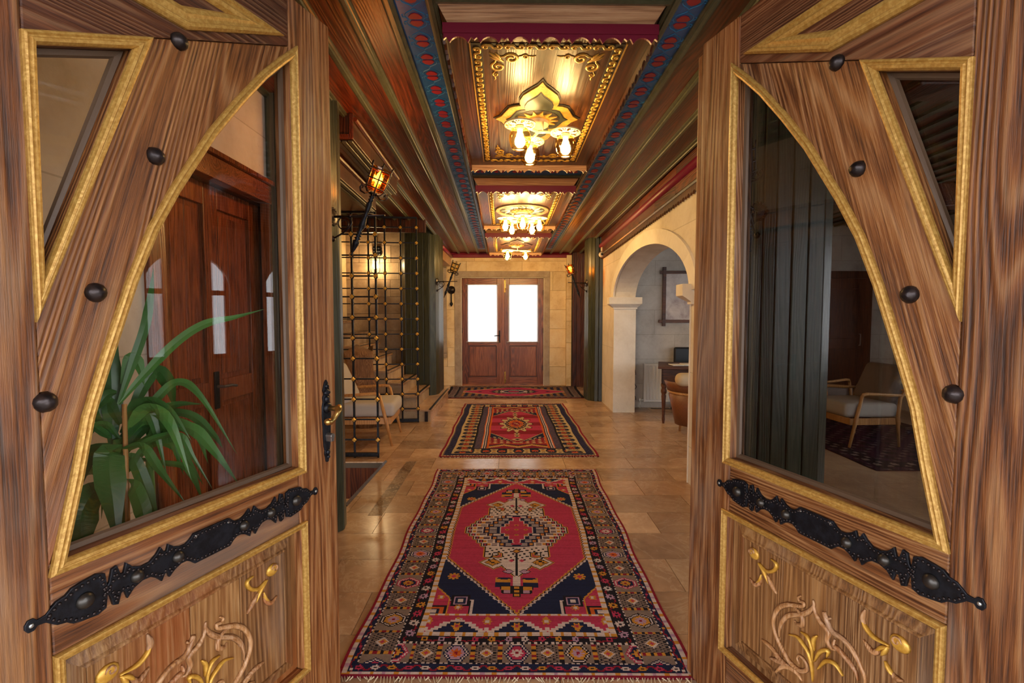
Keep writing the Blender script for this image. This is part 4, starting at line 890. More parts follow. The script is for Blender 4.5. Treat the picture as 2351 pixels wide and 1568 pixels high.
# ------------------------------------------------------------------ iron grilles with gilt bosses
def grille(label, xs, yf, rows, top, loc):
    t = thing('iron_grille', label, 'grille', loc)
    L = lambda n, m, mat, sm=False, bv=0: m.build(n, mat, t, sm, bv)
    for x in xs: L('post', MB().box(x-.009, x+.009, yf(x)-.009, yf(x)+.009, .0, top), 'iron')
    xa, xb = xs[0], xs[-1]
    def bar(z, r, n): 
        m = MB(); m.add([(x, yf(x)+dy, z+dz) for x in (xa, xb) for dy, dz in ((-r, -r), (r, -r), (r, r), (-r, r))], [(0, 1, 2, 3), (7, 6, 5, 4), (0, 4, 5, 1), (1, 5, 6, 2), (2, 6, 7, 3), (3, 7, 4, 0)]); L(n, m, 'iron')
    for z in rows: bar(z, .007, 'bar')
    bar(.03, .018, 'bottom_rail'); bar(top-.01, .011, 'top_rail')
    bm = MB(); q = .024; bm.add([(q, 0, 0), (0, 0, q), (-q, 0, 0), (0, 0, -q), (.013, -.014, 0), (0, -.014, .013), (-.013, -.014, 0), (0, -.014, -.013), (.013, .014, 0), (0, .014, .013), (-.013, .014, 0), (0, .014, -.013)],
        [(0, 1, 5, 4), (1, 2, 6, 5), (2, 3, 7, 6), (3, 0, 4, 7), (4, 5, 6, 7), (1, 0, 8, 9), (2, 1, 9, 10), (3, 2, 10, 11), (0, 3, 11, 8), (11, 10, 9, 8)]); bm = bm.mesh('boss'); bm.materials.append(M['goldleaf'])
    cl = MB().lathe([(.016, -.024), (.020, -.012), (.020, .012), (.016, .024)], 8).mesh('collar'); cl.materials.append(M['iron'])
    for x in xs:
        for z in rows:
            b = inst(bm, 'boss', t, (x-loc[0], yf(x)-.016-loc[1], z-loc[2])); inst(cl, 'collar', t, (x-loc[0], yf(x)-loc[1], z-loc[2]))
    return t
grille('black iron grille with gilt bosses standing beside the floor opening', [-1.995, -1.763, -1.533, -1.302], lambda x: 4.79, [.18+.2*k for k in range(11)], 2.40, (-1.6, 4.79, 0))
grille('black iron grille with gilt bosses in front of the staircase, by the stone step', [-2.44, -2.23, -2.02, -1.815, -1.61, -1.41, -1.21], lambda x: 6.40-(-1.21-x)*.10, [.18+.1955*k for k in range(13)], 2.66, (-1.8, 6.4, 0))

# ------------------------------------------------------------------ armchairs
def soft(o, w, seg=4):
    b = o.modifiers['bevel']; b.width = w; b.segments = seg
    for p in o.data.polygons: p.use_smooth = True
def armchair(label, loc, rot, fab, backfab):
    t = thing('armchair', label, 'armchair', loc, rot, 'linen armchairs')
    L = lambda n, m, mat, sm=True, bv=0: m.build(n, mat, t, sm, bv, world=False)
    for s in (-1, 1):
        y = s*.315
        L('leg', MB().tube([(.31, y*1.01, 0), (.25, y, .26), (.185, y, .545)], [.013, .019, .016], 10), 'ash'); L('leg', MB().tube([(-.24, y, 0), (-.215, y, .3), (-.235, y, .52), (-.33, y, .66), (-.40, y*.98, .74)], [.013, .019, .018, .017, .012], 10), 'ash')
        L('armrest', MB().tube([(.185, y, .535), (.172, y, .558), (.13, y, .565), (-.1, y, .553), (-.30, y, .545)], [.016, .018, .018, .018, .013], 10), 'ash')
        L('seat_rail', MB().box(-.26, .30, y-.012-s*.02, y+.012-s*.02, .235, .305), 'ash', False, .004)
    L('front_rail', MB().box(.27, .30, -.30, .30, .235, .305), 'ash', False, .004); L('rear_rail', MB().box(-.26, -.23, -.30, .30, .235, .305), 'ash', False, .004)
    for z in (.60, .72): L('back_bar', MB().tube([(-.285-(z-.6)*.6, -.31, z), (-.285-(z-.6)*.6, .31, z)], .012, 8), 'ash')
    soft(L('seat_cushion', MB().box(-.25, .335, -.288, .288, .305, .462), fab, True, .05), .05)
    T = Matrix.Translation((-.21, 0, .46)) @ Matrix.Rotation(math.radians(-24), 4, 'Y')
    soft(L('back_cushion', MB().box(-.075, .075, -.275, .275, -.03, .42, T), backfab, True, .06), .065, 5)
    return t
armchair('pale linen wooden armchair behind the iron grille', (-1.60, 5.51, 0), math.radians(4), 'fabric', 'fabric')
armchair('grey linen wooden armchair on the dark lounge rug', (3.86, 5.44, .009), math.radians(183), 'fabric', 'fabricd')
armchair('dark linen wooden armchair beside the dark lounge door', (4.1, 6.55, .009), math.radians(20), 'fabricd', 'fabricd')

# driftwood slab
m = MB(); r = random.Random(4); n = 14; zs = [0, .12, .3, .5, .7, .85, .98]
for j, z in enumerate(zs):
    for i in range(n):
        a = 2*PI*i/n; rr = (.15+.03*math.sin(z*7))*(1+.25*math.sin(3*a+z*3)+r.uniform(-.08, .08)); top = (r.uniform(-.1, .06) if j == len(zs)-1 else 0)
        m.v.append((-1.80+rr*math.cos(a)*1.1-.1*z, 6.12+rr*math.sin(a)*.55, z+top))
k = len(zs); m.f = [(j*n+i, j*n+(i+1) % n, (j+1)*n+(i+1) % n, (j+1)*n+i) for j in range(k-1) for i in range(n)] + [tuple(range(n-1, -1, -1)), tuple(range((k-1)*n, k*n))]
tag(m.build('driftwood_trunk', 'drift', None, True), 'rough brown driftwood trunk standing behind the pale armchair', 'driftwood')

# ------------------------------------------------------------------ desk corner seen through the arch
t = thing('writing_desk', 'dark wooden writing desk with turned legs in front of the radiator', 'desk', (1.985, 6.325, 0))
L = lambda n, m, mat, sm=False, bv=0: m.build(n, mat, t, sm, bv)
L('top', MB().box(1.91, 3.2, 6.24, 7.0, .715, .742), 'desk', False, .005); L('apron', MB().box(1.955, 3.16, 6.29, 6.31, .52, .715).box(1.955, 1.975, 6.29, 6.95, .52, .715).box(1.955, 3.16, 6.93, 6.95, .52, .715), 'desk')
for x in (1.985, 3.13):
    for y in (6.325, 6.92): L('leg', MB().lathe([(.001, 0), (.012, 0), (.016, .02), (.02, .06), (.016, .08), (.026, .30), (.03, .36), (.022, .38), (.034, .40), (.036, .43), (.024, .455), (.03, .47), (.03, .53), (.001, .53)], 14, Matrix.Translation((x, y, 0))), 'desk', True)
t.rotation_euler = (0, 0, math.radians(-17))
t = thing('open_book', 'open book lying on the writing desk', 'book', (2.3, 6.5, .745)); MB().box(2.12, 2.27, 6.38, 6.58, .743, .752).build('page_block', 'paper', t); MB().box(2.27, 2.43, 6.38, 6.58, .743, .76).build('page_block', 'paper', t, False, .004); MB().box(2.10, 2.45, 6.36, 6.60, .741, .744).build('cover', 'blackpl', t)
tag(MB().box(2.5, 2.72, 6.22, 6.36, .742, .775).build('notebook', 'blackpl', None, False, .004), 'black notebook on the near edge of the desk', 'notebook')
# tub chair with leather back
t = thing('tub_chair', 'brown leather tub chair with cream seat pad at the desk', 'chair', (2.19, 5.75, 0))
L = lambda n, m, mat, sm=True, bv=0: m.build(n, mat, t, sm, bv)
def shell(r0, r1, z0, z1, a0, a1, th, flare=0.0):
    m = MB(); n = 18; vs = []
    for i in range(n+1):
        a = a0+(a1-a0)*i/n
        for rr, z in ((r0, z0), (r1, z1), (r1-th, z1+.004), (r0-th, z0)): vs.append((2.19+rr*math.cos(a), 5.75+rr*.9*math.sin(a), z))
    m.add(vs, [(i*4+j, i*4+(j+1) % 4, i*4+4+(j+1) % 4, i*4+4+j) for i in range(n) for j in range(4)] + [(0, 1, 2, 3), (n*4+3, n*4+2, n*4+1, n*4)]); return m
L('back_shell', shell(.24, .32, .12, .48, PI*.95, PI*2.05, .035), 'leather'); L('back_rest', shell(.33, .37, .52, .63, PI*.9, PI*2.1, .03), 'leather'); L('wood_rim', shell(.30, .335, .475, .515, PI*.92, PI*2.08, .045), 'ash')
soft(L('cream_pad', MB().box(1.87, 2.52, 5.44, 5.62, .60, .75), 'cream', True, .06), .07, 5); L('seat', MB().lathe([(.001, .36), (.22, .36), (.235, .40), (.22, .44), (.001, .45)], 24, Matrix.Translation((2.19, 5.75, 0))), 'cream')
for a in (.8, 2.35, 3.95, 5.5): L('leg', MB().tube([(2.19+.2*math.cos(a), 5.75+.2*math.sin(a), 0), (2.19+.17*math.cos(a), 5.75+.17*math.sin(a), .36)], [.014, .02], 8), 'ash')
t = thing('office_chair', 'black office chair behind the writing desk', 'chair', (2.62, 7.18, 0))
L = lambda n, m, mat, sm=True, bv=0: m.build(n, mat, t, sm, bv)
soft(L('backrest', MB().box(2.42, 2.85, 7.24, 7.30, .58, .93), 'blackpl', True, .05), .06, 4); soft(L('seat', MB().box(2.4, 2.86, 7.02, 7.26, .44, .52), 'blackpl', True, .03), .03); L('column', MB().tube([(2.63, 7.15, .08), (2.63, 7.15, .44)], .03, 10), 'blackpl')
for i in range(5):
    a = i*2*PI/5+.3; L('base_arm', MB().tube([(2.63, 7.15, .1), (2.63+.24*math.cos(a), 7.15+.20*math.sin(a), .07)], .018, 6), 'blackpl'); L('castor', MB().lathe([(.001, -.015), (.03, -.015), (.03, .015), (.001, .015)], 10, Matrix.Translation((2.63+.24*math.cos(a), 7.15+.20*math.sin(a), .03)) @ Matrix.Rotation(PI/2, 4, 'X')), 'blackpl')
# radiator
t = thing('radiator', 'white ribbed panel radiator under the framed picture', 'radiator', (2.35, 7.38, .1))
L = lambda n, m, mat, sm=False, bv=0: m.build(n, mat, t, sm, bv)
L('panel', MB().box(2.0, 2.95, 7.33, 7.40, .10, .68), 'whitepl', False, .008)
for i in range(17): L('rib', MB().box(2.035+i*.053, 2.035+i*.053+.028, 7.318, 7.333, .135, .645), 'whitepl', False, .006)
L('valve', MB().tube([(1.955, 7.36, .13), (2.0, 7.36, .13)], .014, 8).tube([(1.935, 7.36, .13), (1.96, 7.36, .13)], .026, 10), 'whitepl', True); L('pipe', MB().tube([(1.96, 7.37, .13), (1.96, 7.37, .0)], .008, 8), 'whitepl', True)
m = MB(); r = random.Random(3)
pts = [(1.86+.04*math.cos(i*.9)+.01*math.sin(i*2.1), 7.40, .12+.03*i+.02*math.sin(i*1.7)) for i in range(18)]
c = [Vector(p) for p in pts]; m.tube(c, .005, 6); tag(m.build('cable', 'stud', None, True), 'tangled grey cable hanging on the wall beside the radiator', 'cable')
tag(MB().tube([(2.1, 7.30, .01), (2.25, 7.27, .01), (2.45, 7.26, .01), (2.6, 7.29, .01)], .006, 6).build('cable', 'blackpl', None, True), 'black cable looping on the floor below the radiator', 'cable')
t = thing('framed_picture', 'sepia landscape print in a brown cross-corner wooden frame', 'picture', (2.65, 7.4, 1.65))
for b in ((2.235, 3.12, 2.02, 2.065), (2.225, 3.12, 1.29, 1.335)): MB().box(b[0], b[1], 7.375, 7.40, b[2], b[3]).build('frame_bar', 'desk', t, False, .004)
for b in ((2.275, 2.325), (3.03, 3.08)): MB().box(b[0], b[1], 7.37, 7.40, 1.24, 2.12).build('frame_bar', 'desk', t, False, .004)
MB().box(2.32, 3.04, 7.39, 7.41, 1.33, 2.03).build('print', 'pic', t)
m = MB(); r = random.Random(9)
t2 = t
# security camera on the arcade wall
t = thing('security_camera', 'small white security camera beside the far green column', 'security camera', (1.47, 7.86, 2.3))
MB().box(1.44, 1.485, 7.83, 7.9, 2.42, 2.52).build('mount', 'whitepl', t, False, .008); MB().lathe([(.001, -.05), (.03, -.05), (.042, -.03), (.045, 0), (.03, .04), (.001, .045)], 16, Matrix.Translation((1.44, 7.83, 2.36)) @ Matrix.Rotation(PI/2, 4, 'X')).build('body', 'whitepl', t, True)
MB().tube([(1.46, 7.86, 2.38), (1.46, 7.86, 2.44)], .014, 8).build('neck', 'whitepl', t); MB().lathe([(.001, 0), (.02, 0), (.02, .008), (.001, .008)], 12, Matrix.Translation((1.44, 7.785, 2.36)) @ Matrix.Rotation(PI/2, 4, 'X')).build('lens', 'blackpl', t)

# ------------------------------------------------------------------ rugs: every cell of the mesh is a knot
PAL = {k: lin(v) for k, v in dict(navy='#161d3a', red='#a02e4c', dred='#7a1527', white='#b9aaa6', gold='#b07a2a', black='#17131c', brown='#6b584f', tan='#77665c', pink='#a07f96', orange='#b5541c', purple='#3d3350', cream='#b09a70', grey='#5c4d4a', plum='#33172a').items()}
def knot_rug(label, paint, w, Ln, cell, loc, rot, group=None, thick=.011, taper=0.0, fringe=True):
    nx, ny = int(round(w/cell)), int(round(Ln/cell)); cx = (np.arange(nx)+.5)/nx*w-w/2; cy = (np.arange(ny)+.5)/ny*Ln
    X, Y = np.meshgrid(cx, cy); img = np.zeros((ny, nx, 3)); 
    def put(mask, c): img[mask] = PAL[c]
    paint(X, Y, w, Ln, put)
    img *= (.88+.24*rng.random((ny, 1, 1)))*(.93+.14*rng.random((ny, nx, 1)))
    gx = np.linspace(-w/2, w/2, nx+1); gy = np.linspace(0, Ln, ny+1); GX, GY = np.meshgrid(gx, gy)
    wob = .006*np.sin(GY*5.1+.7)+.004*np.sin(GY*11)
    V = np.stack([GX*(1+taper*(GY/Ln-.5))+wob*(GX/w*2), GY, thick+.0015*np.sin(GX*9)*np.sin(GY*7)], -1).reshape(-1, 3)
    idx = np.arange((nx+1)*(ny+1)).reshape(ny+1, nx+1); F = np.stack([idx[:-1, :-1], idx[:-1, 1:], idx[1:, 1:], idx[1:, :-1]], -1).reshape(-1, 4)
    ring = list(idx[0, :])+list(idx[1:, -1])+list(idx[-1, -2::-1])+list(idx[-2:0:-1, 0]); nb = len(ring); low = V[ring].copy(); low[:, 2] = .001
    base = len(V); V = np.vstack([V, low]); ra = np.array(ring); j = np.arange(nb); S_ = np.stack([ra, base+j, base+(j+1) % nb, ra[(j+1) % nb]], -1)
    FA = np.vstack([F, S_]); colr = np.vstack([img.reshape(-1, 3), np.tile(np.array(PAL['dred'])*.6, (nb, 1))])
    me = bpy.data.meshes.new('rug'); me.from_pydata(V.tolist(), [], FA.tolist())
    at = me.attributes.new('knots', 'FLOAT_COLOR', 'CORNER'); cc = np.repeat(np.hstack([colr, np.ones((len(colr), 1))]), 4, axis=0); at.data.foreach_set('color', cc.astype(np.float32).ravel())
    me.materials.append(M['rug'])
    t = thing('rug', label, 'rug', loc, rot, group)
    o = bpy.data.objects.new('pile', me); COL.objects.link(o); o.parent = t
    if fringe:
        m = MB(); r = random.Random(int(w*1000))
        for e, sg in ((0, -1), (Ln, 1)):
            for i in range(int(w/.012)):
                x = (-w/2+i*.012)*(1+taper*(e/Ln-.5)); dx = r.uniform(-.02, .02); ln = r.uniform(.008, .05)*r.random()+.006
                m.add([(x-.003, e-sg*.004, .006), (x+.003, e-sg*.004, .006), (x+dx+.002, e+sg*ln, .002), (x+dx-.002, e+sg*ln, .002), (x, e-sg*.004, .011), (x+dx, e+sg*ln, .005)], [(0, 1, 4), (0, 3, 2, 1), (0, 4, 5, 3), (1, 2, 5, 4), (3, 5, 2)])
        tag(m.build('fringe', 'cream', t, False, 0, world=False), kind='stuff')
    return t
def bands(X, Y, w, L, S, E):
    dx = w/2-np.abs(X); dy = np.minimum(Y, L-Y); ks = np.digitize(dx, S); ke = np.digitize(dy, E); k = np.minimum(ks, ke); side = ks <= ke
    return k, side, dx, dy
def flower(p, q, r, n=4):
    rad = np.hypot(p, q); th = np.arctan2(q, p); return rad < r*(.62+.38*np.cos(n*th)**2)
def border_flowers(X, Y, put, mask, side, S0, S1, per, cols, w, L, dy, dx, E0, E1):
    for sd in (True, False):
        mk = mask & (side if sd else ~side); tc = Y if sd else X; c = ((dx-(S0+S1)/2) if sd else (dy-(E0+E1)/2)); n = np.floor(tc/per).astype(int); l = tc-(n+.5)*per; rr = min((S1-S0 if sd else E1-E0)*.42, per*.34)
        for i, cl in enumerate(cols):
            f = mk & (np.mod(n, len(cols)) == i); put(f & flower(l, c, rr), cl); put(f & (np.hypot(l, c) < rr*.28), 'black')
        z = mk & (np.abs(c-((np.abs(np.mod(tc/per, 2)-1)-.5)*rr*1.6)) < .004); put(z & ~flower(l, c, rr*1.15), 'dred')
def paint1(X, Y, w, L, put):
    S = [.010, .030, .062, .200, .265, .292]; E = [.006, .022, .064, .195, .240, .262]
    k, side, dx, dy = bands(X, Y, w, L, S, E)
    put(X > -9, 'navy'); put(k == 0, 'dred'); put(k == 1, 'white'); tcs = np.where(side, Y, X); d2 = (np.floor(tcs/.016).astype(int) % 3 == 0)
    put((k == 1) & d2 & (np.floor(tcs/.048).astype(int) % 2 == 0), 'gold'); put((k == 1) & d2 & (np.floor(tcs/.048).astype(int) % 2 == 1), 'pink')
    put(k == 2, 'navy'); border_flowers(X, Y, put, k == 2, side, .03, .062, .066, ['white', 'gold', 'red'], w, L, dy, dx, .022, .064)
    # wide brown band
    b = k == 3; put(b, 'tan'); cyc = .31
    ci = (np.floor(X/.008).astype(int)+np.floor(Y/.008).astype(int)*2) % 4
    for sd in (True, False):
        mk = b & (side if sd else ~side)
        per = cyc if sd else .125*2; off = Y-L/2 if sd else X; n = np.floor(off/per+.5).astype(int); l = off-n*per; c = (dx-.131) if sd else (dy-.1295)
        seg = np.abs(l) > per*.27
        put(mk & seg & (ci == 0), 'black'); put(mk & seg & (ci == 1), 'grey'); l2 = np.abs(np.abs(l)-per/2)
        put(mk & seg & (l2+np.abs(c) < .030), 'white'); put(mk & seg & (l2+np.abs(c) < .021), 'gold'); put(mk & seg & (l2+np.abs(c) < .010), 'red')
        for i, (o, f, g) in enumerate((('navy', 'red', 'white'), ('black', 'gold', 'pink'), ('red', 'navy', 'gold'), ('navy', 'pink', 'orange'))):
            mm = mk & ~seg & (np.mod(n, 4) == i); dd = np.maximum(np.abs(l)*1.05+np.abs(c)*.62, np.abs(c)); put(mm & (dd < .060), o); put(mm & (dd < .053), 'white'); put(mm & (dd < .047), o); put(mm & (dd < .040), f); put(mm & flower(l, c, .028), g); put(mm & (np.hypot(l, c) < .008), 'dred')
        bar = mk & (np.abs(np.abs(l)-per*.28) < .009)
        put(bar, 'dred'); put(bar & (np.floor((c+.2)/.016).astype(int) % 2 == 0), 'gold'); put(bar & (np.abs(np.abs(l)-per*.28) < .011) & (np.floor((c+.2)/.016).astype(int) % 4 == 1), 'black')
    ed = b & ((np.abs(np.where(side, dx-.062, dy-.064)) < .007) | (np.abs(np.where(side, dx-.200, dy-.195)) < .007)); put(ed, 'black'); put(ed & (np.floor(tcs/.012).astype(int) % 2 == 0), 'white')
    put(k == 4, 'black'); border_flowers(X, Y, put, k == 4, side, .2, .265, .072, ['white', 'red', 'gold', 'pink'], w, L, dy, dx, .195, .24)
    put(k == 5, 'white'); put((k == 5) & d2, 'gold')
    f = k == 6; vin = .262
    # stepped end bands
    e = f & (dy < .380); put(e, 'red'); per = .27; l = np.abs(np.mod(X+per/2, per)-per/2); qd = np.floor((dy-.262)/.0145)*.0145; lq = np.floor(l/.0165)*.0165
    st = qd < .082-lq*.72; put(e & st, 'navy'); edge = e & (np.abs(qd-(.082-lq*.72)) < .012); put(edge, 'white')
    cen = np.mod(X+per/2, per)-per/2; put(e & flower(cen, dy-.305, .026, 3), 'gold'); put(e & (np.hypot(cen, dy-.305) < .01), 'red')
    c2 = np.mod(X, per)-per/2; put(e & flower(c2, dy-.34, .024, 3), 'gold'); put(e & (np.hypot(c2, dy-.34) < .010), 'white'); put(e & flower(c2, dy-.285, .014), 'white')
    q4 = np.mod(X+per/4, per/2)-per/4; put(e & flower(q4, dy-.278, .014) & st, 'gold'); put(e & flower(q4, dy-.362, .013), 'gold')
    wl = f & (dy >= .380) & (dy < .396); put(wl, 'white'); put(wl & (np.floor(X/.016).astype(int) % 3 == 0), 'gold')
    g = f & (dy >= .396); put(g, 'navy')
    vc = 1.295; d = np.abs(Y-vc); ax = np.abs(X)
    # big hexagon
    hw_ = np.where(d < .37, .395, .395-(d-.37)*.395/.52); zz = .008*((np.floor(d/.014) % 2))
    put(g & (ax < hw_+.022+zz), 'white'); put(g & (ax < hw_+.010+zz) & (ax > hw_+.004), 'plum'); put(g & (ax < hw_+.004+zz*.7), 'gold'); put(g & (ax < hw_-.006+zz*.5), 'red')
    # corners
    vb = dy-.396; sx = .422-ax
    cr = g & (sx < .20) & (vb < .17) & (ax > hw_+.05)
    box1 = g & (vb < .165) & (sx < .10); box2 = g & (vb < .115) & (sx < .21); tri_ = g & (sx < .09+.0) & (vb < .25-sx*1.3)
    for mk, c in ((box2, 'white'), (g & (vb < .105) & (sx < .198), 'black'), (g & (vb < .10) & (sx < .192), 'red'), (tri_, 'gold'), (g & (sx < .085) & (vb < .235-sx*1.3), 'red')): put(mk & (ax > hw_+.03), c)
    bb = g & (np.abs(sx-.145) < .045) & (np.abs(vb-.105) < .045) & (ax > hw_+.03); put(bb, 'black'); put(bb & (np.abs(sx-.145) < .034) & (np.abs(vb-.105) < .034), 'pink'); put(bb & (np.abs(sx-.145) < .026) & (np.abs(vb-.105) < .026), 'navy'); put(bb & flower(sx-.145, vb-.105, .018), 'white')
    cb = g & (sx < .085) & (vb < .065); put(cb, 'black'); put(g & (sx < .072) & (vb < .055), 'orange'); put(g & (sx < .055) & (vb < .042), 'navy'); put(g & flower(sx-.026, vb-.02, .018), 'white')
    for a_, b_ in ((.14, .05), (.045, .135)): put(g & flower(sx-a_, vb-b_, .022), 'gold'); put(g & (np.hypot(sx-a_, vb-b_) < .009), 'white')
    put(g & flower(sx-.085, vb-.33, .034, 4), 'gold'); put(g & (np.hypot(sx-.085, vb-.33) < .012), 'red')
    # stepped medallion: every step row carries the same little figures, counted in from its edge
    Wd = .318-.026*np.floor(d/.045); core = d < .235
    body = (core & (ax < Wd)) | ((d >= .225) & (d < .36) & (ax < .186)) | ((d >= .33) & (d < .44) & (ax < .10)) | ((d > .40) & (d < .58) & (ax < .118-(d-.40)*.66))
    arrow = (np.abs(d-.42)*1.15+np.abs(ax-.128)) < .080; body = body | arrow
    def grow(mk, n):
        o = mk.copy()
        for _ in range(n): o[1:] |= mk[:-1]; o[:-1] |= mk[1:]; o[:, 1:] |= mk[:, :-1]; o[:, :-1] |= mk[:, 1:]; mk = o.copy()
        return o
    hook = (np.hypot(ax-.112, d-.335) < .036) & ~((np.hypot(ax-.125, d-.325) < .016)); body = body & ~hook
    put(g & grow(body, 2), 'gold'); put(g & grow(body, 1), 'black'); put(g & body, 'white')
    inn = (np.abs(d-.42)*1.15+np.abs(ax-.135)) < .050; put(inn, 'black'); put((np.abs(d-.42)*1.15+np.abs(ax-.135)) < .042, 'gold'); dk = inn & ((np.floor(X/.016)+np.floor(Y/.016)) % 3 == 0); put(dk & ((np.abs(d-.42)*1.15+np.abs(ax-.135)) < .03), 'black')
    put(((np.abs(d-.52)*1.3+np.abs(ax-.045)) < .035), 'black'); put(((np.abs(d-.52)*1.3+np.abs(ax-.045)) < .027), 'pink')
    ins = Wd-ax; ld = np.abs(np.mod(d, .045)-.0225)
    def fig(a, b, h, c): put(core & (ins > a) & (ins < b) & (ld < h), c)
    fig(.010, .036, .016, 'black'); fig(.014, .030, .011, 'red'); fig(.018, .024, .004, 'black'); fig(.038, .058, .013, 'gold'); fig(.044, .050, .005, 'red')
    put(core & (ins > .064) & (ins < .098) & (np.mod(ld, .011) < .0055) & (ld < .018), 'plum')
    nav = core & (ins > .108); put(core & (ins > .102), 'white'); put(nav, 'navy'); fig(.114, .142, .019, 'plum'); fig(.118, .138, .013, 'gold'); fig(.126, .132, .006, 'red')
    put(core & (ins > .148) & (ins < .190) & (np.mod(ld+.003, .012) < .007) & (ld < .02), 'white')
    rc = (d < .185) & (ins > .222) & (ax < .118); put(grow(rc, 1), 'white'); put(rc, 'red'); fx = np.mod(X+.03, .06)-.03; fy = np.mod(Y-vc+.035, .07)-.035; put(rc & flower(fx, fy, .015), 'gold'); put(rc & (np.hypot(fx, fy) < .005), 'black')
    put((ax < .012) & (d < .20) & (d > .12), 'red'); put((ax < .03) & (np.abs(d-.195) < .010), 'red')
    dots = body & (d > .245) & (d < .40) & ((np.floor(X/.014)+np.floor(Y/.014)*3) % 5 == 0) & ~inn; put(dots, 'black')
    put((ax < .006) & (d > .26) & (d < .56), 'black'); put((np.abs(d-.29)*.9+ax < .03), 'plum'); put((np.abs(d-.29)*.9+ax < .018), 'gold'); put((np.abs(d-.40)*1.0+np.abs(ax-.03) < .018), 'red')
    # pendants
    pd = d-.60; pz = (pd > -.02) & (pd < .19)
    put(g & pz & (pd < .03) & (ax < .11) & (ax > .03), 'gold'); put(g & (pd >= .03) & (pd < .075) & (ax < .115) & (ax > .03), 'navy'); put(g & (pd > -.02) & (pd < .0) & (np.abs(ax-.065) < .045-np.abs(pd+.01)*3), 'navy'); put(g & (pd >= .06) & (pd < .135) & (ax < .09-.2*(pd-.06)) & (ax > .02), 'black'); put(g & (pd >= .067) & (pd < .10) & (ax < .08) & (ax > .032), 'gold'); put(g & (pd >= .10) & (pd < .125) & (ax < .068) & (ax > .03), 'pink')
    put(g & (pd > -.03) & (pd < .06) & (ax < .022), 'white'); put(g & (pd >= .06) & (pd < .16) & (ax < .018), 'black'); put(g & (pd >= .065) & (pd < .155) & (ax < .012) & ((np.floor(Y/.016) % 2) == 0), 'gold')
knot_rug('large red rug with navy corners and white stepped medallion, just inside the open doors', paint1, 1.40, 2.56, .0066, (.025, 1.825, 0), math.radians(-.6), None, .012, .025)
def paint2(X, Y, w, L, put):
    S = [.018, .05, .12, .14, .30, .32, .385]; E = [.02, .05, .10, .115, .27, .285, .30]
    k, side, dx, dy = bands(X, Y, w, L, S, E); tcs = np.where(side, Y, X)
    put(X > -9, 'navy'); put(k == 0, 'dred'); put(k == 1, 'cream'); put((k == 1) & (np.floor(dx/.009) % 2 == 0), 'brown')
    put(k == 2, 'navy'); put((k == 2) & ((np.floor(X/.02)+np.floor(Y/.02)) % 3 == 0), 'purple'); put(k == 3, 'cream')
    b = k == 4; put(b, 'cream')
    for sd in (True, False):
        mk = b & (side if sd else ~side); per = .165; off = Y-L/2 if sd else X; n = np.floor(off/per+.5); l = off-n*per; c = (dx-.22) if sd else (dy-.192)
        dd = np.maximum(np.abs(l)*1.1, np.abs(c)*.75)+.25*np.minimum(np.abs(l), np.abs(c)); put(mk & (dd < .062), 'black'); put(mk & (dd < .05), 'navy'); put(mk & flower(l, c, .04), 'orange'); put(mk & (np.hypot(l, c) < .016), 'dred')
        l2 = np.mod(off, per)-per/2; put(mk & flower(l2, np.abs(c)-.045, .022, 3), 'brown'); put(mk & flower(l2, c, .02), 'gold')
    put(k == 5, 'black'); p6 = k == 6; put(p6, 'purple'); put(p6 & ((np.floor(X/.018)+np.floor(Y/.018)) % 3 == 0), 'grey')
    f = k == 7; ax = np.abs(X); sx = w/2-.385-ax; put(f, 'navy')
    en = f & (dy < .50); put(en, 'dred'); per = .30; l = np.abs(np.mod(X+per/2, per)-per/2); v = .36+l*.55; put(en & (np.abs(dy-v) < .018), 'gold'); put(en & (np.abs(dy-v-.035) < .015), 'navy'); put(en & (np.abs(dy-v+.03) < .012), 'cream')
    put(f & (dy > .48) & (dy < .50), 'orange')
    vc = L/2; d = np.abs(Y-vc); g = f & (dy >= .50)
    for a0, a1, c in ((0, .022, 'orange'), (.022, .032, 'white'), (.032, .042, 'navy'), (.042, .052, 'white'), (.052, .06, 'navy'), (.06, .085, 'orange')): put(f & (sx >= a0) & (sx < a1) & (dy > .30), c)
    g = g & (sx > .085); put(g, 'navy')
    hw_ = np.where(d < .34, .405, .405*(1-(d-.34)/.60)); put(g & (ax < hw_+.014), 'cream'); put(g & (ax < hw_), 'dred'); put(g & (ax < hw_-.01), 'red'); put(g & (ax < hw_-.01) & (np.sin(Y*14) > .2), 'dred')
    cs = .30-sx; vb = dy-.50; co = g & (vb < .26-.75*(sx-.085)) & (ax > hw_+.02); put(co, 'dred'); put(co & flower(np.mod(X, .07)-.035, np.mod(Y, .07)-.035, .026), 'cream'); put(g & (np.abs(vb-(.30-.75*(sx-.085))) < .016) & (ax > hw_+.02) & (np.floor(sx/.03) % 2 == 0), 'cream')
    rad = np.hypot(X/.21, (Y-vc)/.47); lob = .86+.14*np.cos(12*np.arctan2((Y-vc)/.47, X/.21)); put(g & (rad < lob*1.05), 'black'); put(g & (rad < lob), 'cream'); put(g & (rad < lob*.84) & (flower(np.mod(X, .06)-.03, np.mod(Y, .11)-.055, .026)), 'navy')
    put(g & (rad < .64), 'navy'); put(g & (rad < .60) & ((np.floor(X/.02)+np.floor(Y/.04)) % 3 == 0), 'gold'); put(g & (rad < .44), 'orange'); put(g & (rad < .40) & flower(np.mod(X, .05)-.025, np.mod(Y, .09)-.045, .02), 'grey'); put(g & (rad < .26), 'dred'); put(g & (rad < .2) & ((np.floor(X/.02)+np.floor(Y/.04)) % 4 == 0), 'cream')
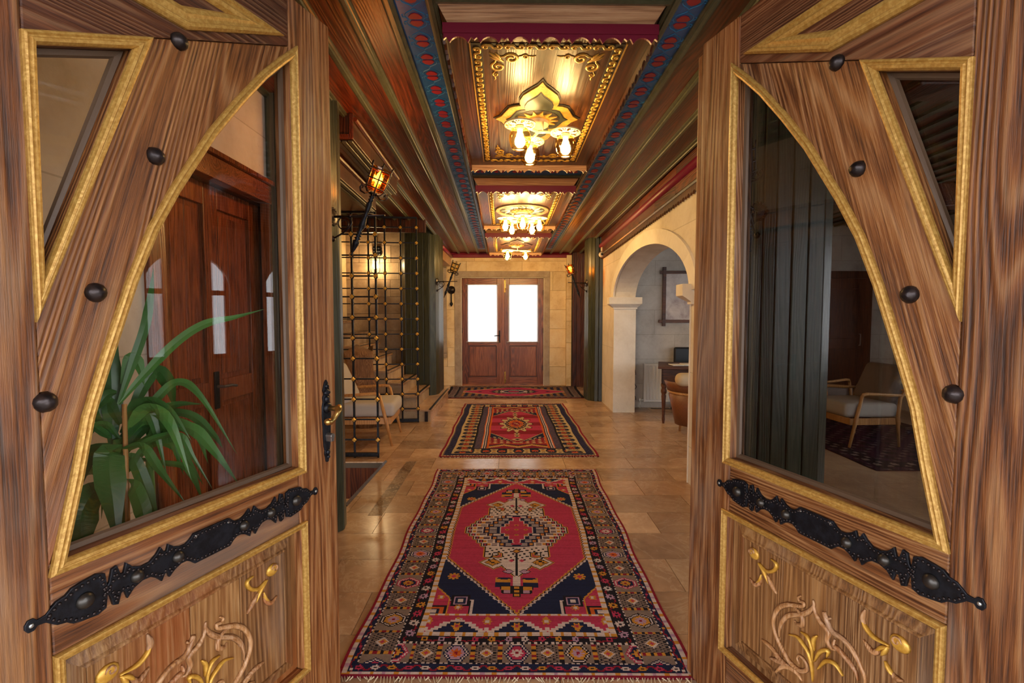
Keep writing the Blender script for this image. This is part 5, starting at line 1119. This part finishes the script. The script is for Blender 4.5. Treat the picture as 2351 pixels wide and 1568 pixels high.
    for c0 in (.54, .64, .80): put(g & ((np.abs(d-c0)/.06+ax/(.04 if c0 < .7 else .075)) < 1), 'cream'); put(g & ((np.abs(d-c0)/.03+ax/(.02 if c0 < .7 else .038)) < 1), 'black')
knot_rug('cream-bordered red rug with round cream medallion in the middle of the hall', paint2, 1.56, 2.92, .0115, (.085, 4.79, 0), math.radians(.6), None, .011, -.02)
def paint3(X, Y, w, L, put):
    # long axis across the hall
    put(X > -9, 'brown'); ax = np.abs(X); ay = np.abs(Y-L/2); dx = w/2-ax; dy = L/2-ay; d = np.minimum(dx*.62, dy)
    put(((np.floor(X/.03)+np.floor(Y/.03)) % 3 == 0), 'plum'); put(d < .03, 'black'); put((d > .10) & (d < .125), 'black'); put((d > .03) & (d < .10) & flower(np.mod(X, .11)-.055, np.mod(Y, .11)-.055, .035), 'tan'); put((d > .18) & (d < .20), 'navy')
    f = (dx > .28) & (dy > .17); put(f, 'red'); co = f & ((ax/1.02+ay/.60) > 1.0); put(co, 'navy'); put(co & flower(np.mod(X, .12)-.06, np.mod(Y, .12)-.06, .04), 'gold'); put(f & (np.abs(ax/1.02+ay/.60-1.0) < .04), 'cream')
    r = np.hypot(X/.42, (Y-L/2)/.26); lob = 1+.08*np.cos(14*np.arctan2((Y-L/2)/.26, X/.42)); put(f & (r < lob), 'navy'); put(f & (r < lob*.82), 'cream'); put(f & (r < lob*.74), 'black'); put(f & (r < .6), 'white'); put(f & (r < .45), 'navy'); put(f & (r < .25), 'red')
    for x0 in (-.62, .62): put(f & flower(X-x0, Y-L/2, .05), 'navy')
knot_rug('red and brown rug lying crosswise before the far double door', paint3, 2.40, 1.34, .0125, (.06, 8.25, 0), 0, None, .011, .03, False)
def paint4(X, Y, w, L, put):
    put(X > -9, 'plum'); k = (np.floor(X/.05)+np.floor(Y/.04)); put(np.sin(X*23)*np.sin(Y*19) > .35, 'black'); put((np.sin(X*31+Y*4)*np.sin(Y*37) > .62), 'grey'); d = np.minimum(w/2-np.abs(X), np.minimum(Y, L-Y)); put((d > .1) & (d < .26), 'black'); put((d > .12) & (d < .24) & (np.sin(X*40)*np.sin(Y*40) > .2), 'tan'); put(d < .03, 'black')
knot_rug('worn dark purple rug under the grey armchair in the lounge', paint4, 1.8, 2.6, .02, (4.2, 4.35, 0), math.radians(0), None, .004, 0, False)

# ------------------------------------------------------------------ potted plant behind the left door
pl = thing('potted_plant', 'leafy green strap-leaved plant in a pot behind the left door glass', 'plant', (-1.20, 1.50, 0))
L = lambda n, m, mat, sm=True: m.build(n, mat, pl, sm)
L('pot', MB().lathe([(.001, 0), (.11, 0), (.145, .30), (.16, .31), (.16, .35), (.14, .35), (.135, .31), (.001, .31)], 24, Matrix.Translation((-1.21, 1.5, 0))), 'pot')
L('soil', MB().lathe([(.001, .31), (.136, .31), (.136, .325), (.001, .33)], 20, Matrix.Translation((-1.21, 1.5, 0))), 'drift')
L('stem', MB().tube([(-1.21, 1.5, .32), (-1.215, 1.5, .7), (-1.21, 1.5, 1.02)], [.022, .02, .012], 8), 'leaf'); L('stem', MB().tube([(-1.17, 1.53, .32), (-1.15, 1.55, .7), (-1.15, 1.55, 1.0)], [.016, .014, .01], 8), 'leaf')
L('stake', MB().tube([(-1.178, 1.48, .3), (-1.168, 1.48, 1.132)], .0065, 8), 'ash')
LV = [([(-1.202, 1.5, 1.128), (-1.16, 1.556, 1.214), (-1.093, 1.612, 1.313), (-1.033, 1.668, 1.371), (-.962, 1.724, 1.394), (-.885, 1.78, 1.423)], .017), ([(-1.202, 1.5, 1.128), (-1.177, 1.53, 1.249), (-1.157, 1.56, 1.36), (-1.156, 1.59, 1.462), (-1.165, 1.62, 1.555)], .015),
 ([(-1.226, 1.5, 1.004), (-1.234, 1.517, 1.125), (-1.245, 1.533, 1.248), (-1.236, 1.55, 1.329)], .03), ([(-1.201, 1.5, 1.004), (-1.148, 1.52, 1.071), (-1.078, 1.54, 1.057), (-1.01, 1.56, 1.033), (-.954, 1.58, .95), (-.896, 1.6, .843)], .026),
 ([(-1.18, 1.48, .984), (-1.13, 1.488, 1.007), (-1.074, 1.496, 1.03), (-1.017, 1.504, 1.028), (-.988, 1.512, .963), (-.934, 1.52, .855)], .014), ([(-1.163, 1.46, 1.002), (-1.103, 1.46, 1.008), (-1.057, 1.46, .941), (-.977, 1.46, .83)], .016),
 ([(-1.156, 1.42, .989), (-1.143, 1.39, 1.015), (-1.123, 1.36, .972), (-1.091, 1.33, .881), (-1.059, 1.3, .77)], .04), ([(-1.174, 1.4, .9), (-1.178, 1.37, .905), (-1.187, 1.34, .86), (-1.166, 1.31, .8), (-1.128, 1.28, .74)], .045),
 ([(-1.209, 1.52, 1.049), (-1.16, 1.578, 1.114), (-1.113, 1.635, 1.178), (-1.071, 1.692, 1.121), (-.984, 1.75, .901)], .017), ([(-1.195, 1.5, 1.004), (-1.136, 1.517, 1.087), (-1.046, 1.533, 1.122), (-.975, 1.55, 1.119)], .016),
 ([(-1.203, 1.52, 1.187), (-1.185, 1.533, 1.267), (-1.171, 1.547, 1.247), (-1.164, 1.56, 1.175)], .02), ([(-1.206, 1.5, 1.165), (-1.218, 1.483, 1.162), (-1.229, 1.467, 1.14), (-1.247, 1.45, 1.101)], .02), ([(-1.231, 1.5, 1.022), (-1.24, 1.475, 1.053), (-1.248, 1.45, 1.077)], .014),
 ([(-1.225, 1.55, 1.055), (-1.171, 1.607, 1.215), (-1.16, 1.663, 1.167), (-1.181, 1.72, 1.067)], .026), ([(-1.19, 1.5, .966), (-1.16, 1.5, .954), (-1.121, 1.5, .846), (-1.093, 1.5, .764)], .022), ([(-1.23, 1.55, .952), (-1.124, 1.562, .928), (-1.056, 1.575, .911), (-1.033, 1.588, .861), (-1.017, 1.6, .783)], .015),
 ([(-1.215, 1.48, 1.009), (-1.248, 1.453, .998), (-1.257, 1.427, .945), (-1.262, 1.4, .854)], .022), ([(-1.211, 1.52, .998), (-1.145, 1.555, 1.08), (-1.047, 1.59, 1.079), (-.992, 1.625, 1.004), (-.981, 1.66, .948)], .018), ([(-1.241, 1.52, 1.011), (-1.267, 1.51, 1.095), (-1.274, 1.5, 1.153)], .022), ([(-1.213, 1.5, 1.004), (-1.182, 1.515, .993), (-1.129, 1.53, 1.021), (-1.095, 1.545, 1.056), (-1.053, 1.56, 1.079)], .013), ([(-1.20, 1.53, .95), (-1.25, 1.5, .9), (-1.29, 1.45, .8), (-1.30, 1.42, .7)], .022), ([(-1.19, 1.5, .9), (-1.14, 1.47, .88), (-1.10, 1.45, .80), (-1.09, 1.43, .72)], .026), ([(-1.16, 1.55, 1.0), (-1.12, 1.58, 1.06), (-1.05, 1.62, 1.02), (-1.02, 1.64, .9)], .018)]
rl = random.Random(21)
for q in range(12):
    a = rl.uniform(0, 2*PI); ln = rl.uniform(.10, .22); z0 = rl.uniform(.75, 1.08); up = rl.uniform(.03, .14); c0 = (-1.205, 1.51)
    dx, dy = math.cos(a)*ln*(1.0 if math.cos(a) > 0 else .9), math.sin(a)*ln*.7
    LV.append(([(c0[0], c0[1], z0), (c0[0]+dx*.4, c0[1]+dy*.4, z0+up), (c0[0]+dx*.8, c0[1]+dy*.8, z0+up*.7), (c0[0]+dx*1.15, c0[1]+dy*1.15, z0-rl.uniform(.02, .16))], rl.uniform(.012, .026)))
for pts, w in LV:
    c = [Vector(p) for p in catmull(pts, 6)]; k = len(c); m = MB(); vs = []
    for i, p in enumerate(c):
        t_ = (c[min(i+1, k-1)]-c[max(i-1, 0)]).normalized(); f = i/(k-1); ww = w*min(1, .35+f*2.2)*min(1, (1-f)*2.6+.02)
        view = Vector((p.x, p.y, p.z-1.4)).normalized(); sd = t_.cross(Vector((view.x, view.y, .55))).normalized(); nn = sd.cross(t_).normalized()
        ww *= .88; vs += [p-sd*ww, p-nn*ww*.12, p+sd*ww, p-nn*(ww*.12+.0008)]
    m.add(vs, [(i*4+a, i*4+b, i*4+4+b, i*4+4+a) for i in range(k-1) for a, b in ((0, 1), (1, 2), (2, 3), (3, 0))] + [(0, 3, 2, 1), ((k-1)*4, (k-1)*4+1, (k-1)*4+2, (k-1)*4+3)]); L('leaf', m, 'leaf', False)
for i, (a, b) in enumerate(((2.35, 3.75), (4.15, 5.6))):  # unseen front windows, added to let more daylight into the lounge
    wd = thing('window_%d' % (i+5), ['wide front window of the lounge next to the entrance', 'wide front window of the lounge in the far corner from the entrance'][i], 'window', ((a+b)/2, .64, .6), kind='structure')
    MB().box(a, a+.06, .6, .66, .6, 2.4).box(b-.06, b, .6, .66, .6, 2.4).box(a, b, .6, .66, .6, .67).box(a, b, .6, .66, 2.33, 2.4).box((a+b)/2-.03, (a+b)/2+.03, .6, .66, .6, 2.4).build('window_frame', 'dwood', wd)
    MB().box(a+.06, (a+b)/2-.03, .628, .632, .67, 2.33).build('pane', 'clear', wd); MB().box((a+b)/2+.03, b-.06, .628, .632, .67, 2.33).build('pane', 'clear', wd)

t = thing('wall_bell', 'black iron rosette with hanging weight beside the far door surround', 'wall bell', (-1.17, 9.76, 1.8))
MB().lathe([(.001, 0), (.075, 0), (.08, .012), (.055, .02), (.05, .03), (.001, .032)], 20, Matrix.Translation((-1.165, 9.765, 1.90)) @ Matrix.Rotation(PI/2, 4, 'X')).build('rosette', 'stud', t, True)
MB().tube([(-1.165, 9.735, 1.88), (-1.165, 9.735, 1.66)], .012, 8).build('rod', 'iron', t, True)
MB().lathe([(.001, -.06), (.012, -.045), (.03, -.015), (.032, .005), (.015, .03), (.001, .035)], 12, Matrix.Translation((-1.165, 9.735, 1.63))).build('weight', 'iron', t, True)

fj = thing('trim_6', 'wooden entrance frame that the two open leaves hang on', 'door frame', (0, .65, 0), kind='structure')
MB().box(-1.10, -.985, .5, .78, 0, 2.55).build('jamb', 'door_v', fj, False, .006); MB().box(1.025, 1.14, .5, .865, 0, 2.55).build('jamb', 'door_v', fj, False, .006)
MB().box(-1.10, 1.14, .5, .78, 2.47, 2.60).build('head', 'door_h', fj, False, .006)
